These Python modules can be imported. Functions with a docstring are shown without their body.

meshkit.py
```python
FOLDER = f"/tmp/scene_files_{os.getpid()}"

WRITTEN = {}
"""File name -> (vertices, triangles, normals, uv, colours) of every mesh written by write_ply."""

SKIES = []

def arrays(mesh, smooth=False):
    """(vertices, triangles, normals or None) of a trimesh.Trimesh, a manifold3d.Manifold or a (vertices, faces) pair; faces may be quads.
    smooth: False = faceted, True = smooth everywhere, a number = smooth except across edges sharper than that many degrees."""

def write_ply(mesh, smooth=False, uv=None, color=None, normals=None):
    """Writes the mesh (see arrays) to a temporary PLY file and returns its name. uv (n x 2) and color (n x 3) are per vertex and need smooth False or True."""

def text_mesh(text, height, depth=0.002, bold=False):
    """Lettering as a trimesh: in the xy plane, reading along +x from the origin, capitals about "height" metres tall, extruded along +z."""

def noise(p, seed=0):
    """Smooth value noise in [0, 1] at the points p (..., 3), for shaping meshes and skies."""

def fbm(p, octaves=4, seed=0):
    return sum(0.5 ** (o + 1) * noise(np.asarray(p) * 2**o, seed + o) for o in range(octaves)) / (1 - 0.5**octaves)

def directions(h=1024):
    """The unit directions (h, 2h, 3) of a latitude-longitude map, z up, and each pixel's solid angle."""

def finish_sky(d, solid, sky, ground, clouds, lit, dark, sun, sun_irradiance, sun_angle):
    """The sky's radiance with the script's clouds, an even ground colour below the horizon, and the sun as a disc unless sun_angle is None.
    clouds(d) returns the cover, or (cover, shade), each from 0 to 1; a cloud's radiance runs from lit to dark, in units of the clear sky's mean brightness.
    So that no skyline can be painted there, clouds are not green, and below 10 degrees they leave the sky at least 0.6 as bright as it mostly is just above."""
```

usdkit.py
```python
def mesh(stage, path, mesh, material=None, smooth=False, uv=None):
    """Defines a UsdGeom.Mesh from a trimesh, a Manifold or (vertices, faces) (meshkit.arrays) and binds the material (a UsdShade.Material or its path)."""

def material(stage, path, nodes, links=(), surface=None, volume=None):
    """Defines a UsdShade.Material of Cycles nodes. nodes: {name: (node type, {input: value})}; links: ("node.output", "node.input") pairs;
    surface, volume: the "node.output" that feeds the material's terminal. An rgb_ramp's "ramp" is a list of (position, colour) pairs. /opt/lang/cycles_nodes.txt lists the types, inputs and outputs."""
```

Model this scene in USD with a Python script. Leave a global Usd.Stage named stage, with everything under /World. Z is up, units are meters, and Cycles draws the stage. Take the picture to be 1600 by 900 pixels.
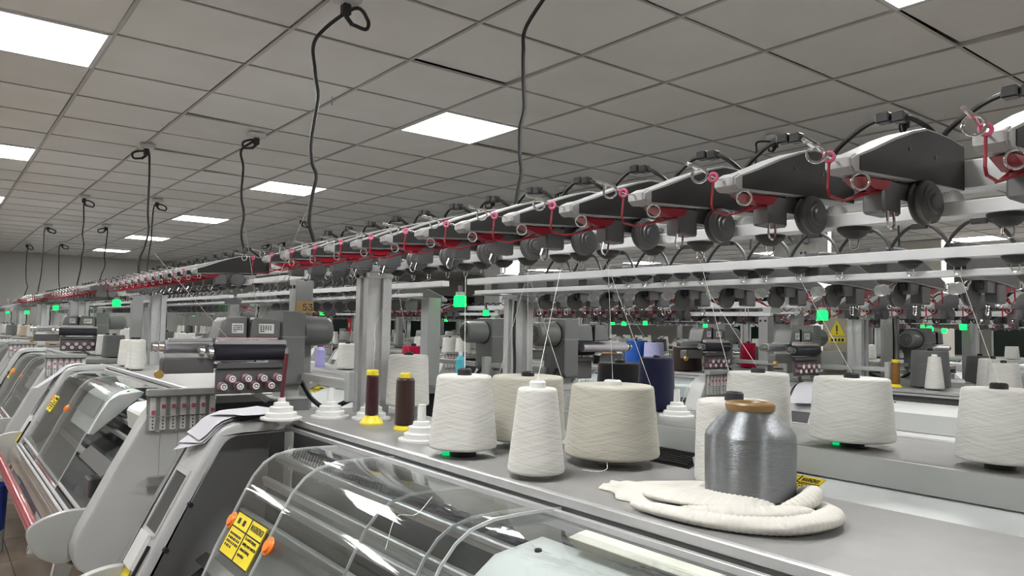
import math, random
import numpy as np, trimesh, manifold3d
from shapely.geometry import Polygon
import meshkit, usdkit
from pxr import Usd, UsdGeom, UsdShade, UsdLux, Gf, Sdf

random.seed(7); rng = np.random.default_rng(7)
stage = Usd.Stage.CreateInMemory()
UsdGeom.SetStageUpAxis(stage, UsdGeom.Tokens.z); UsdGeom.SetStageMetersPerUnit(stage, 1.0)
world = UsdGeom.Xform.Define(stage, '/World'); stage.SetDefaultPrim(world.GetPrim())

# ------------------------------------------------------------------ camera, exposure
FPX, YAW, PIT, ROL = 1168.5, .6606, .0507, .0199
EYE = np.array([0, 0, 1.62])
CF = np.array([math.sin(YAW)*math.cos(PIT), math.cos(YAW)*math.cos(PIT), math.sin(PIT)])
_r = np.array([math.cos(YAW), -math.sin(YAW), 0]); _u = np.cross(_r, CF)
CR = math.cos(ROL)*_r + math.sin(ROL)*_u; CU = -math.sin(ROL)*_r + math.cos(ROL)*_u
cam = UsdGeom.Camera.Define(stage, '/World/camera')
cam.CreateHorizontalApertureAttr(36.0); cam.CreateVerticalApertureAttr(20.25)
cam.CreateFocalLengthAttr(36.0*FPX/1600); cam.CreateClippingRangeAttr(Gf.Vec2f(.05, 200))
M = Gf.Matrix4d(*CR, 0, *CU, 0, *(-CF), 0, *EYE, 1)
cam.AddTransformOp().Set(M)
cam.CreateExposureAttr(0.0)
LIGHT = 37.0           # brightness of the ceiling panels
def proj(p):
    d = np.asarray(p, float) - EYE; k = d @ CF
    return (800 + FPX*(d @ CR)/k, 450 - FPX*(d @ CU)/k, k) if k > .05 else (9e9, 9e9, k)
def seen(p, m=60):
    x, y, k = proj(p); return k > .05 and -m < x < 1600+m and -m < y < 900+m
dome = UsdLux.DomeLight.Define(stage, '/World/sky'); dome.CreateIntensityAttr(.02); dome.CreateColorAttr(Gf.Vec3f(.9, .95, 1))

# ------------------------------------------------------------------ materials
UsdGeom.Scope.Define(stage, '/World/Looks')
MAT = {}
def plain(name, col, rough=.5, metal=0, spec=.5, noise=0, nscale=30, bump=0, bscale=200, coat=0, trans=0):
    n = {'p': ('principled_bsdf', dict(base_color=col, roughness=rough, metallic=metal, specular_ior_level=spec, coat_weight=coat, transmission_weight=trans))}
    l = []
    if noise:
        n['t'] = ('texture_coordinate', {}); n['n'] = ('noise_texture', dict(scale=nscale, detail=4.0))
        c = np.array(col)
        n['r'] = ('rgb_ramp', dict(ramp=[(.3, tuple(np.clip(c*(1-noise), 0, 1))), (.7, tuple(np.clip(c*(1+noise), 0, 1)))]))
        l += [('t.object', 'n.vector'), ('n.fac', 'r.fac'), ('r.color', 'p.base_color')]
    if bump:
        if 't' not in n: n['t'] = ('texture_coordinate', {})
        n['bn'] = ('noise_texture', dict(scale=bscale, detail=3.0)); n['b'] = ('bump', dict(strength=bump, distance=.002))
        l += [('t.object', 'bn.vector'), ('bn.fac', 'b.height'), ('b.normal', 'p.normal')]
    MAT[name] = usdkit.material(stage, '/World/Looks/'+name, n, l, surface='p.BSDF')
def emit(name, col, s):
    MAT[name] = usdkit.material(stage, '/World/Looks/'+name, {'e': ('emission', dict(color=col, strength=s))}, [], surface='e.emission')
def yarn(name, col, rough=.85, metal=0, lines=1.0, spec=.2, fine=1.0):
    # cross-wound yarn: two families of thin helical lines on the cone's own (u, v) coordinates
    c = np.array(col); lo = tuple(c*.79); hi = tuple(np.clip(c*1.04, 0, 1))
    n = {'u': ('texture_coordinate', {}),
         'rot1': ('vector_rotate', dict(rotate_type='z_axis', angle=.16/fine)), 'rot2': ('vector_rotate', dict(rotate_type='z_axis', angle=-.22/fine)),
         'm1': ('mapping', dict(scale=(9*fine, 420*fine, 1))), 'm2': ('mapping', dict(scale=(9*fine, 380*fine, 1))),
         'w1': ('noise_texture', dict(dimensions='2D', scale=1.0, detail=2.0)), 'w2': ('noise_texture', dict(dimensions='2D', scale=1.0, detail=2.0)),
         'mx': ('mix_color', dict(fac=.5)), 'bw': ('rgb_to_bw', {}), 'r': ('rgb_ramp', dict(ramp=[(.36, lo), (.56, hi)])),
         'b': ('bump', dict(strength=.42*lines, distance=.0016)),
         'p': ('principled_bsdf', dict(roughness=rough, metallic=metal, specular_ior_level=spec, sheen_weight=0 if metal else .15))}
    l = [('u.UV', 'rot1.vector'), ('u.UV', 'rot2.vector'), ('rot1.vector', 'm1.vector'), ('rot2.vector', 'm2.vector'),
         ('m1.vector', 'w1.vector'), ('m2.vector', 'w2.vector'), ('w1.color', 'mx.a'), ('w2.color', 'mx.b'), ('mx.result', 'bw.color'),
         ('bw.val', 'r.fac'), ('bw.val', 'b.height'), ('r.color', 'p.base_color'), ('b.normal', 'p.normal')]
    MAT[name] = usdkit.material(stage, '/World/Looks/'+name, n, l, surface='p.BSDF')

plain('tile_a', (.80, .80, .785), .8, noise=.03, nscale=3); plain('tile_b', (.77, .77, .755), .8, noise=.03, nscale=3); plain('tile_c', (.83, .83, .815), .8, noise=.03, nscale=3)
plain('grid_metal', (.5, .49, .47), .5); plain('void_dark', (.03, .03, .03), .9)
plain('wall_paint', (.55, .55, .525), .8, noise=.03, nscale=1); plain('column_paint', (.80, .80, .80), .7); plain('column_beige', (.50, .48, .43), .7)
plain('floor_tile', (.30, .24, .19), .35, noise=.12, nscale=6); plain('floor_grout', (.12, .10, .09), .8)
plain('deck', (.245, .243, .238), .36, noise=.06, nscale=14, bump=.25, bscale=900)
plain('shell', (.47, .48, .485), .38, noise=.02, nscale=5); plain('shell_white', (.72, .74, .735), .4); plain('shell_grey', (.40, .415, .405), .42)
plain('pale_panel', (.90, .95, .96), .35); plain('aluminium', (.62, .63, .64), .34, metal=.7, noise=.04, nscale=60); plain('beam_white', (.72, .73, .75), .35, metal=.25)
plain('chrome', (.85, .85, .86), .12, metal=1); plain('steel', (.55, .55, .55), .3, metal=1); plain('dark_steel', (.14, .14, .145), .4, metal=.5)
plain('arm_grey', (.034, .034, .035), .55, spec=.25); plain('arm_mid', (.10, .10, .105), .5); plain('arm_light', (.34, .345, .35), .4); plain('motor_grey', (.155, .16, .16), .4, bump=.1, bscale=900)
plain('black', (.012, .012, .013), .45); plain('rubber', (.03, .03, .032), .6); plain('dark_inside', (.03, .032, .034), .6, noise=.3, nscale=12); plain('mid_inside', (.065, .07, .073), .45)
plain('red', (.26, .006, .018), .32); plain('pink', (.62, .13, .24), .3); plain('pale_pink', (.62, .42, .48), .4); plain('handle_red', (.40, .035, .055), .28, metal=.35, coat=.5); plain('purple', (.30, .17, .22), .3)
plain('yellow', (.86, .70, .02), .5); plain('ink', (.02, .02, .02), .6); plain('orange', (.90, .22, .02), .35); plain('cream', (.86, .86, .74), .6)
plain('paper', (.58, .58, .63), .7); plain('post_grey', (.30, .31, .31), .4); plain('plastic_white', (.70, .71, .70), .4); plain('plastic_grey', (.34, .35, .35), .45)
plain('spool_yellow', (.80, .66, .04), .4); plain('brown_ring', (.28, .17, .07), .35); plain('gold', (.55, .36, .10), .35, metal=.7)
plain('white_gloss', (.85, .85, .85), .15); plain('knit', (.66, .645, .60), .95, spec=.1, bump=.3, bscale=1300); plain('strand', (.78, .77, .73), .8)
plain('dark_green', (.01, .035, .025), .4); plain('red_sign', (.65, .02, .02), .5); plain('box_beige', (.46, .42, .34), .6); plain('blue_bin', (.02, .05, .30), .4)
plain('orange_tape', (.50, .33, .12), .6); plain('lilac', (.33, .32, .62), .4); plain('cyan', (.10, .50, .62), .3); plain('maroon', (.10, .012, .02), .4); plain('beige_gloss', (.50, .46, .42), .12, metal=.6, coat=.5)
plain('roller_black', (.018, .018, .028), .35); plain('roller_silver', (.60, .60, .66), .35, metal=.6)
plain('screen_dark', (.10, .105, .11), .12, coat=.5)
plain('frosted', (.85, .86, .86), .35, trans=.75)
emit('panel_light', (1.0, .992, .968), LIGHT); emit('green_lamp', (.005, .60, .065), 5.0); emit('green_led', (.0, 1.0, .25), .7)
for nm, c in (('yarn_white', (.60, .60, .57)), ('yarn_ivory', (.50, .485, .42)), ('yarn_cool', (.50, .495, .475)), ('yarn_beige', (.48, .40, .31)), ('yarn_black', (.010, .010, .011)), ('yarn_navy', (.008, .010, .035)),
              ('yarn_blue', (.02, .09, .36)), ('yarn_lavender', (.40, .41, .66)), ('yarn_brown', (.035, .02, .017)), ('yarn_grey', (.12, .125, .125)), ('yarn_crimson', (.42, .005, .045)), ('yarn_tan', (.42, .25, .12))):
    yarn(nm, c)
yarn('thread_silver', (.225, .24, .255), .22, .8, 1.6, fine=4.0); yarn('thread_maroon', (.035, .004, .008), .3, 0, .5, .5); yarn('thread_brown', (.030, .010, .007), .3, 0, .5, .5); yarn('thread_gold', (.26, .13, .04), .35, .3, .8)
# clear acrylic: sees through, mirrors at grazing angles, a little dull with dust
MAT['acrylic'] = usdkit.material(stage, '/World/Looks/acrylic', {
    't': ('transparent_bsdf', dict(color=(.94, .96, .96))), 'g': ('glossy_bsdf', dict(color=(1, 1, 1), roughness=.04)), 'lw': ('layer_weight', dict(blend=.5)),
    'pw': ('math', dict(math_type='power', value2=4.2)), 'ma': ('math', dict(math_type='multiply_add', value2=.88, value3=.035)),
    'd': ('principled_bsdf', dict(base_color=(.42, .44, .45), roughness=.5)), 'tc': ('texture_coordinate', {}), 'n': ('noise_texture', dict(scale=5.0, detail=6.0, roughness=.65)),
    'r': ('rgb_ramp', dict(ramp=[(.45, (.006, .006, .006)), (.78, (.06, .06, .06))])), 'm1': ('mix_closure', {}), 'm2': ('mix_closure', {})},
    [('lw.facing', 'pw.value1'), ('pw.value', 'ma.value1'), ('ma.value', 'm1.fac'), ('t.BSDF', 'm1.closure1'), ('g.BSDF', 'm1.closure2'), ('tc.object', 'n.vector'), ('n.fac', 'r.fac'),
     ('r.color', 'm2.fac'), ('m1.closure', 'm2.closure1'), ('d.BSDF', 'm2.closure2')], surface='m2.closure')
MAT['rim'] = usdkit.material(stage, '/World/Looks/rim', {
    't': ('transparent_bsdf', dict(color=(.9, .92, .92))), 'p': ('principled_bsdf', dict(base_color=(.8, .82, .82), roughness=.15)), 'm': ('mix_closure', dict(fac=.62))},
    [('t.BSDF', 'm.closure1'), ('p.BSDF', 'm.closure2')], surface='m.closure')

# ------------------------------------------------------------------ scene helpers
_used = {}
def numbered(path):
    k = _used.get(path, -1) + 1; _used[path] = k
    return path if k == 0 else f'{path}_{k:03d}'
def tag(prim, label=None, cat=None, group=None, kind=None):
    for k, v in (('label', label), ('category', cat), ('group', group), ('kind', kind)):
        if v: prim.SetCustomDataByKey(k, v)
    return prim
def thing(name, label, cat, loc=(0, 0, 0), rotz=0, group=None, kind=None):
    x = UsdGeom.Xform.Define(stage, numbered('/World/'+name))
    x.AddTranslateOp().Set(Gf.Vec3d(*map(float, loc))); x.AddRotateZOp().Set(float(rotz))
    return tag(x.GetPrim(), label, cat, group, kind)
def dup(root, loc, rotz, label, group=None, cat=None):
    base = root.GetName()
    while base[-4:-3] == '_' and base[-3:].isdigit(): base = base[:-4]
    r = thing(base, label, cat or root.GetCustomDataByKey('category'), loc, rotz, group)
    r.GetReferences().AddInternalReference(root.GetPath()); r.SetInstanceable(True)
    return r
def P(parent, name, mesh, mat, smooth=30, label=None, kind=None, uv=None):
    path = numbered(f'{parent.GetPath()}/{name}' if parent is not None else '/World/'+name)
    m = usdkit.mesh(stage, path, mesh, MAT[mat], smooth=smooth, uv=uv)
    return tag(m.GetPrim(), label, None, None, kind)
def one(name, mesh, mat, label, cat, group=None, smooth=30, kind=None, uv=None):
    return tag(P(None, name, mesh, mat, smooth, uv=uv), label, cat, group, kind)

# ------------------------------------------------------------------ mesh helpers
def join(*ms):
    ms = [m for g in ms for m in (g if isinstance(g, (list, tuple)) else [g])]
    return trimesh.util.concatenate(ms)
def box(x0, x1, y0, y1, z0, z1, b=0):
    if not b:
        m = trimesh.creation.box(extents=(x1-x0, y1-y0, z1-z0)); m.apply_translation(((x0+x1)/2, (y0+y1)/2, (z0+z1)/2)); return m
    pts = []
    for sx in (0, 1):
        for sy in (0, 1):
            for sz in (0, 1):
                p = np.array([x1 if sx else x0, y1 if sy else y0, z1 if sz else z0]); d = np.array([-1 if sx else 1, -1 if sy else 1, -1 if sz else 1])*b
                for k in range(3):
                    q = p + d; q[k] = p[k]; pts.append(q)
    return trimesh.convex.convex_hull(np.array(pts))
def lathe(prof, n=32, uv=False, vs=1.0):
    prof = np.array(prof, float); k = len(prof)
    a = np.linspace(0, 2*np.pi, n+1)
    v = np.array([[r*math.cos(t), r*math.sin(t), z] for t in a for r, z in prof])
    f = []
    for i in range(n):
        for j in range(k-1):
            p, q = i*k+j, (i+1)*k+j
            f += [[p, q, q+1], [p, q+1, p+1]]
    m = trimesh.Trimesh(v, f, process=False)
    if uv:
        s = np.concatenate([[0], np.cumsum(np.linalg.norm(np.diff(prof, axis=0), axis=1))])
        R = prof[:, 0].max()*2*math.pi
        return m, np.array([[t/(2*np.pi)*R*vs, sv*vs] for t in a for sv in s])
    m.merge_vertices(); m.update_faces(m.nondegenerate_faces()); return m
def cyl(p0, p1, r, n=12, r1=None):
    p0, p1 = np.array(p0, float), np.array(p1, float); d = p1-p0; L = np.linalg.norm(d)
    m = lathe([(0, 0), (r, 0), (r1 if r1 is not None else r, L), (0, L)], n)
    m.apply_transform(trimesh.geometry.align_vectors([0, 0, 1], d/L)); m.apply_translation(p0); return m
def place(m, p, axis=(0, 0, 1)):
    m = m.copy(); m.apply_transform(trimesh.geometry.align_vectors([0, 0, 1], np.array(axis, float)/np.linalg.norm(axis))); m.apply_translation(p); return m
def spline(pts, n=8):
    pts = np.array(pts, float)
    if len(pts) < 3: return pts
    P_ = np.vstack([2*pts[0]-pts[1], pts, 2*pts[-1]-pts[-2]]); out = []
    for i in range(1, len(P_)-2):
        for t in np.linspace(0, 1, n, endpoint=False):
            a, b, c, d = P_[i-1], P_[i], P_[i+1], P_[i+2]
            out.append(.5*((2*b)+(-a+c)*t+(2*a-5*b+4*c-d)*t*t+(-a+3*b-3*c+d)*t**3))
    return np.array(out+[pts[-1]])
def tube(pts, r, n=6, closed=False):
    pts = np.array(pts, float); k = len(pts)
    tg = np.gradient(pts, axis=0)
    if closed: tg = np.roll(pts, -1, 0)-np.roll(pts, 1, 0)
    tg /= np.maximum(np.linalg.norm(tg, axis=1, keepdims=True), 1e-9)
    ref = np.array([0, 0, 1.0]) if abs(tg[0][2]) < .9 else np.array([1.0, 0, 0])
    u = np.cross(tg[0], ref); u /= np.linalg.norm(u); v = []
    rr = np.broadcast_to(r, (k,))
    for i in range(k):
        u = u-tg[i]*(u@tg[i]); u /= np.linalg.norm(u); w = np.cross(tg[i], u)
        for a in np.linspace(0, 2*np.pi, n, endpoint=False): v.append(pts[i]+rr[i]*(u*math.cos(a)+w*math.sin(a)))
    f = []
    for i in range(k if closed else k-1):
        for j in range(n):
            a, b = i*n+j, i*n+(j+1) % n; c, d = ((i+1) % k)*n+j, ((i+1) % k)*n+(j+1) % n
            f += [[a, b, d], [a, d, c]]
    if not closed:
        v += [pts[0], pts[-1]]; s, e = k*n, k*n+1
        f += [[s, (j+1) % n, j] for j in range(n)] + [[e, (k-1)*n+j, (k-1)*n+(j+1) % n] for j in range(n)]
    return trimesh.Trimesh(v, f, process=False)
def ring(c, R, r, axis=(0, 0, 1), n=16, m=6):
    a = np.linspace(0, 2*np.pi, n, endpoint=False)
    t = tube(np.c_[R*np.cos(a), R*np.sin(a), 0*a], r, m, closed=True)
    return place(t, c, axis)
def inset(poly, b):
    g = Polygon(poly).buffer(-b, join_style=2)
    return g
def prism(poly, y0, y1, b=0):
    """polygon in (x, z), run along y; b chamfers the two end rims"""
    poly = np.array(poly, float); A = Polygon(poly)
    if A.exterior.is_ccw is False: poly = poly[::-1]
    n = len(poly)
    def off(d):
        out = []
        for i in range(n):
            p, q, s = poly[i-1], poly[i], poly[(i+1) % n]
            e1 = (q-p)/max(np.linalg.norm(q-p), 1e-9); e2 = (s-q)/max(np.linalg.norm(s-q), 1e-9)
            n1, n2 = np.array([-e1[1], e1[0]]), np.array([-e2[1], e2[0]]); m = n1+n2; m /= max(np.linalg.norm(m), 1e-9)
            out.append(q+m*d/max(m@n1, .5))
        return np.array(out)
    rings = [(y0, 0), (y1, 0)] if not b else [(y0, b), (y0+b*.3, b*.3), (y0+b, 0), (y1-b, 0), (y1-b*.3, b*.3), (y1, b)]
    v = []; f = []
    for y, d in rings:
        q = off(d) if d else poly
        v += [[x, y, z] for x, z in q]
    for k in range(len(rings)-1):
        for i in range(n):
            a, c = k*n+i, k*n+(i+1) % n; d, e = a+n, c+n
            f += [[a, d, e], [a, e, c]]
    tv, tf = trimesh.creation.triangulate_polygon(Polygon(poly), engine='earcut')
    # map triangulation vertices to the ring order
    idx = [int(np.argmin(np.linalg.norm(poly-t, axis=1))) for t in tv]
    for t in tf:
        a, c, d = (idx[k] for k in t)
        if np.cross(poly[c]-poly[a], poly[d]-poly[a]) < 0: c, d = d, c
        f += [[a, c, d]]; o = (len(rings)-1)*n; f += [[o+a, o+d, o+c]]
    m = trimesh.Trimesh(v, f, process=False)
    return m
def ribbon(path, t0, t1, y0, y1):
    """a sheet that follows a profile path in (x, z) between offsets t0 and t1 to its left"""
    path = np.array(path, float); tg = np.gradient(path, axis=0); tg /= np.linalg.norm(tg, axis=1, keepdims=True); nn = np.c_[tg[:, 1], -tg[:, 0]]
    return prism(np.vstack([path+nn*t0, (path+nn*t1)[::-1]]), y0, y1)
def text(s, h, bold=True, depth=.0006): return meshkit.text_mesh(s, h, depth, bold)

# ------------------------------------------------------------------ the room
H = 2.918; X0, X1, YA, YB = -4.19, 17.41, -4.0058, 18.1942     # ceiling grid lines fall on .6104 + .6 i and 3.7942 + .6 j
LIGHTS = {(i, j) for i in (-1, 3, 12, 17) for j in (-10, -5, 0, 5, 10, 15, 20)} | {(8, -10), (-6, -5), (-6, 5), (-6, 0), (-6, 10), (-6, 15)}
ceil = thing('ceiling', 'grey suspended ceiling of square tiles in a metal grid', None, kind='structure')
P(ceil, 'backing', box(X0, X1, YA, YB, H+.10, H+.12), 'void_dark', False)
cells = [(i, j) for i in range(-8, 28) for j in range(-13, 24) if (i, j) not in LIGHTS]
ctr = lambda i, j: np.array([.6104+.6*(i+.5), 3.7942+.6*(j+.5), H])
def tile(i, j, r):
    c = ctr(i, j); m = box(-.290, .290, -.290, .290, 0, .014, .003)
    if r.random() < .06: m.apply_transform(trimesh.transformations.rotation_matrix(r.choice([-1, 1])*.018, [1, 0, 0] if r.random() < .5 else [0, 1, 0])); m.apply_translation((0, 0, .006))
    m.apply_translation(c+[r.uniform(-.002, .002), r.uniform(-.002, .002), .004]); return m
rt = random.Random(3)
inview = sorted((c for c in cells if seen(ctr(*c), 90)), key=lambda c: np.linalg.norm(ctr(*c)-EYE))
for c in inview[:290]: P(ceil, 'ceiling_tile', tile(*c, rt), ('tile_a', 'tile_b', 'tile_c')[rt.randrange(3)], False)
rest = set(cells)-set(inview[:290])
P(ceil, 'distant_tiles', join([tile(*c, rt) for c in sorted(rest)]), 'tile_a', False, kind='stuff')
for i in range(-8, 29):
    x = .6104+.6*i
    P(ceil, 'grid_bar', join(box(x-.004, x+.004, YA, YB, H-.0005, H+.1), box(x-.0075, x+.0075, YA, YB, H-.002, H+.002)), 'grid_metal', False)
for j in range(-13, 25):
    y = 3.7942+.6*j
    P(ceil, 'cross_bar', box(X0, X1, y-.0055, y+.0055, H-.0005, H+.003), 'grid_metal', False)
P(ceil, 'sprinkler_pin', cyl((1.77, 4.0, H-.05), (1.77, 4.0, H), .004, 6), 'steel')
# recessed light panels
lp = None
names = {(-1, 0): 'largest square ceiling light, cut by the left edge', (-1, 5): 'square ceiling light at the left edge, second from the front', (3, 0): 'bright square ceiling light between the two long hanging black cables',
         (3, 5): 'bright square ceiling light behind the long hanging black cable, second of its line', (3, 10): 'square ceiling light third of the line running into the distance',
         (3, 15): 'square ceiling light fourth of the line running into the distance', (3, 20): 'small square ceiling light nearest the back wall', (3, -5): 'square ceiling light cut by the top edge of the view', (-1, 10): 'square ceiling light at the left edge, third from the front'}
for i, j in sorted(LIGHTS, key=lambda c: np.linalg.norm(ctr(*c)-EYE)):
    c = ctr(i, j)
    if j == 20 and i != 3: continue
    lb = names.get((i, j), 'flat square ceiling light shining over the machine rows')
    gp = None if (i, j) in names else 'other square ceiling lights'
    if lp is None:
        lp = thing('ceiling_light', lb, 'ceiling light', c, group=gp)
        P(lp, 'frame', join(box(-.295, .295, -.295, -.277, -.004, .02), box(-.295, .295, .277, .295, -.004, .02), box(-.295, -.277, -.277, .277, -.004, .02), box(.277, .295, -.277, .277, -.004, .02)), 'plastic_white', False)
        P(lp, 'diffuser', box(-.277, .277, -.277, .277, -.001, .012), 'panel_light', False)
    else: dup(lp, c, 0, lb, gp)
def wall(name, m, mat='wall_paint'): return one(name, m, mat, 'plain painted workshop wall', None, smooth=False, kind='structure')
wall('wall_back', box(X0, X1, 18.2, 18.35, 0, 3.1)); wall('wall_left', box(X0-.15, X0, YA, 18.35, 0, 3.1)); wall('wall_right', box(X1, X1+.15, YA, 18.35, 0, 3.1)); wall('wall_front', box(X0, X1, YA-.15, YA, 0, 3.1))
fl = thing('floor', 'brown glazed tile floor of the workshop', None, kind='structure')
P(fl, 'screed', box(X0, X1, YA, YB+.15, -.1, -.006), 'floor_grout', False)
rest = []
for i in range(-7, 29):
    for j in range(-6, 31):
        x, y = .2+.6*i, .3+.6*j
        if x+.3 > X1 or x-.3 < X0 or y+.3 > 18.2 or y-.3 < YA: continue
        m = box(x-.297, x+.297, y-.297, y+.297, -.008, 0)
        q = proj((x, y, 0))
        if -80 < q[0] < 200 and 700 < q[1] < 1050 and x < 1.2: P(fl, 'floor_tile', m, 'floor_tile', False)
        else: rest.append(m)
P(fl, 'other_tiles', join(rest), 'floor_tile', False, kind='stuff')
# ------------------------------------------------------------------ cones, spools
def cone_profile(rb, rt_, h, core):
    e = .007
    return [(core, .0), (rb-e, .0), (rb-.002, .002), (rb, e)] + [(rb+(rt_-rb)*t, e+(h-2*e)*t) for t in np.linspace(.12, .88, 6)] + [(rt_, h-e), (rt_-.002, h-.002), (rt_-e, h), (core, h-.001)]
def yarn_cone(name, label, cat, loc, rb, rtop, h, mat, tip='black', tiph=.014, tipr=.016, group=None, base='black', baseh=.018, n=72, led=False):
    t = thing(name, label, cat, loc, math.degrees(math.atan2(loc[1], loc[0])), group)   # winding seam turned to the far side
    m, uv = lathe(cone_profile(rb, rtop, h, .012), n, True); P(t, 'yarn', m, mat, True, uv=uv)
    P(t, 'tube', lathe([(0, h-.02), (tipr, h-.02), (tipr, h+tiph-.003), (tipr-.003, h+tiph), (tipr*.55, h+tiph), (tipr*.5, h+tiph-.006), (0, h+tiph-.006)], 20), tip)
    if baseh: P(t, 'base_ring', lathe([(0, -baseh), (.030, -baseh), (.030, .001), (0, .001)], 24), base)
    if led: P(t, 'indicator', place(cyl((0, 0, 0), (0, 0, .005), .010, 12), (.0, .036, -baseh+.0005)), 'green_led')
    return t
D1 = 1.33
yarn_cone('yarn_cone', 'white yarn cone on the table between the brown spool and the slim cone', 'yarn cone', (.952, 1.392, D1+.018), .076, .0615, .161, 'yarn_white', led=True)
yarn_cone('yarn_cone', 'slim white yarn cone with white tip at the front edge of the table', 'yarn cone', (.938, 1.12, D1+.010), .0555, .0385, .162, 'yarn_white', 'plastic_white', .013, .016, baseh=.010, base='plastic_grey')
yarn_cone('yarn_cone', 'widest ivory yarn cone, with a white tip, standing behind the slim cone', 'yarn cone', (1.172, 1.147, D1+.018), .102, .0885, .150, 'yarn_ivory', 'plastic_white', .010, .019, base='plastic_grey')
yarn_cone('yarn_cone', 'wide ivory yarn cone with black tip half hidden behind the slim cone', 'yarn cone', (1.157, 1.419, D1+.018), .0925, .0865, .152, 'yarn_ivory', 'black', .010, .016)
yarn_cone('yarn_cone', 'tall white yarn cone with black knob half hidden behind the silver thread cone', 'yarn cone', (1.178, .842, D1+.012), .070, .0675, .150, 'yarn_white', 'rubber', .015, .017, baseh=.012)
yarn_cone('yarn_cone', 'white yarn cone with black tip on the second row, behind the silver thread cone', 'yarn cone', (1.905, 1.28, D1+.012), .093, .0855, .158, 'yarn_white', 'rubber', .013, .020, baseh=.012)
yarn_cone('yarn_cone', 'large white yarn cone at the middle of the second row table edge', 'yarn cone', (1.885, .99, D1+.018), .1035, .0915, .157, 'yarn_white', 'black', .012, .019, led=True)
yarn_cone('yarn_cone', 'large white yarn cone cut by the right edge of the view', 'yarn cone', (1.865, .646, D1+.018), .087, .0735, .156, 'yarn_white', 'black', .012, .018)
yarn_cone('yarn_cone', 'white yarn cone behind the brown spool, beside the aluminium post', 'yarn cone', (1.215, 2.095, D1+.032), .069, .0625, .160, 'yarn_white', 'black', .008, .015, baseh=.032, base='plastic_grey')
yarn_cone('yarn_cone', 'very dark navy yarn cone on the second row table', 'yarn cone', (2.06, 1.80, D1+.010), .0665, .0605, .178, 'yarn_navy', 'black', .008, .012, baseh=.010)
yarn_cone('yarn_cone', 'wide black yarn cone left of the navy one', 'yarn cone', (2.065, 1.985, D1+.010), .0875, .0815, .150, 'yarn_black', 'black', .012, .02, baseh=.010)
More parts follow.
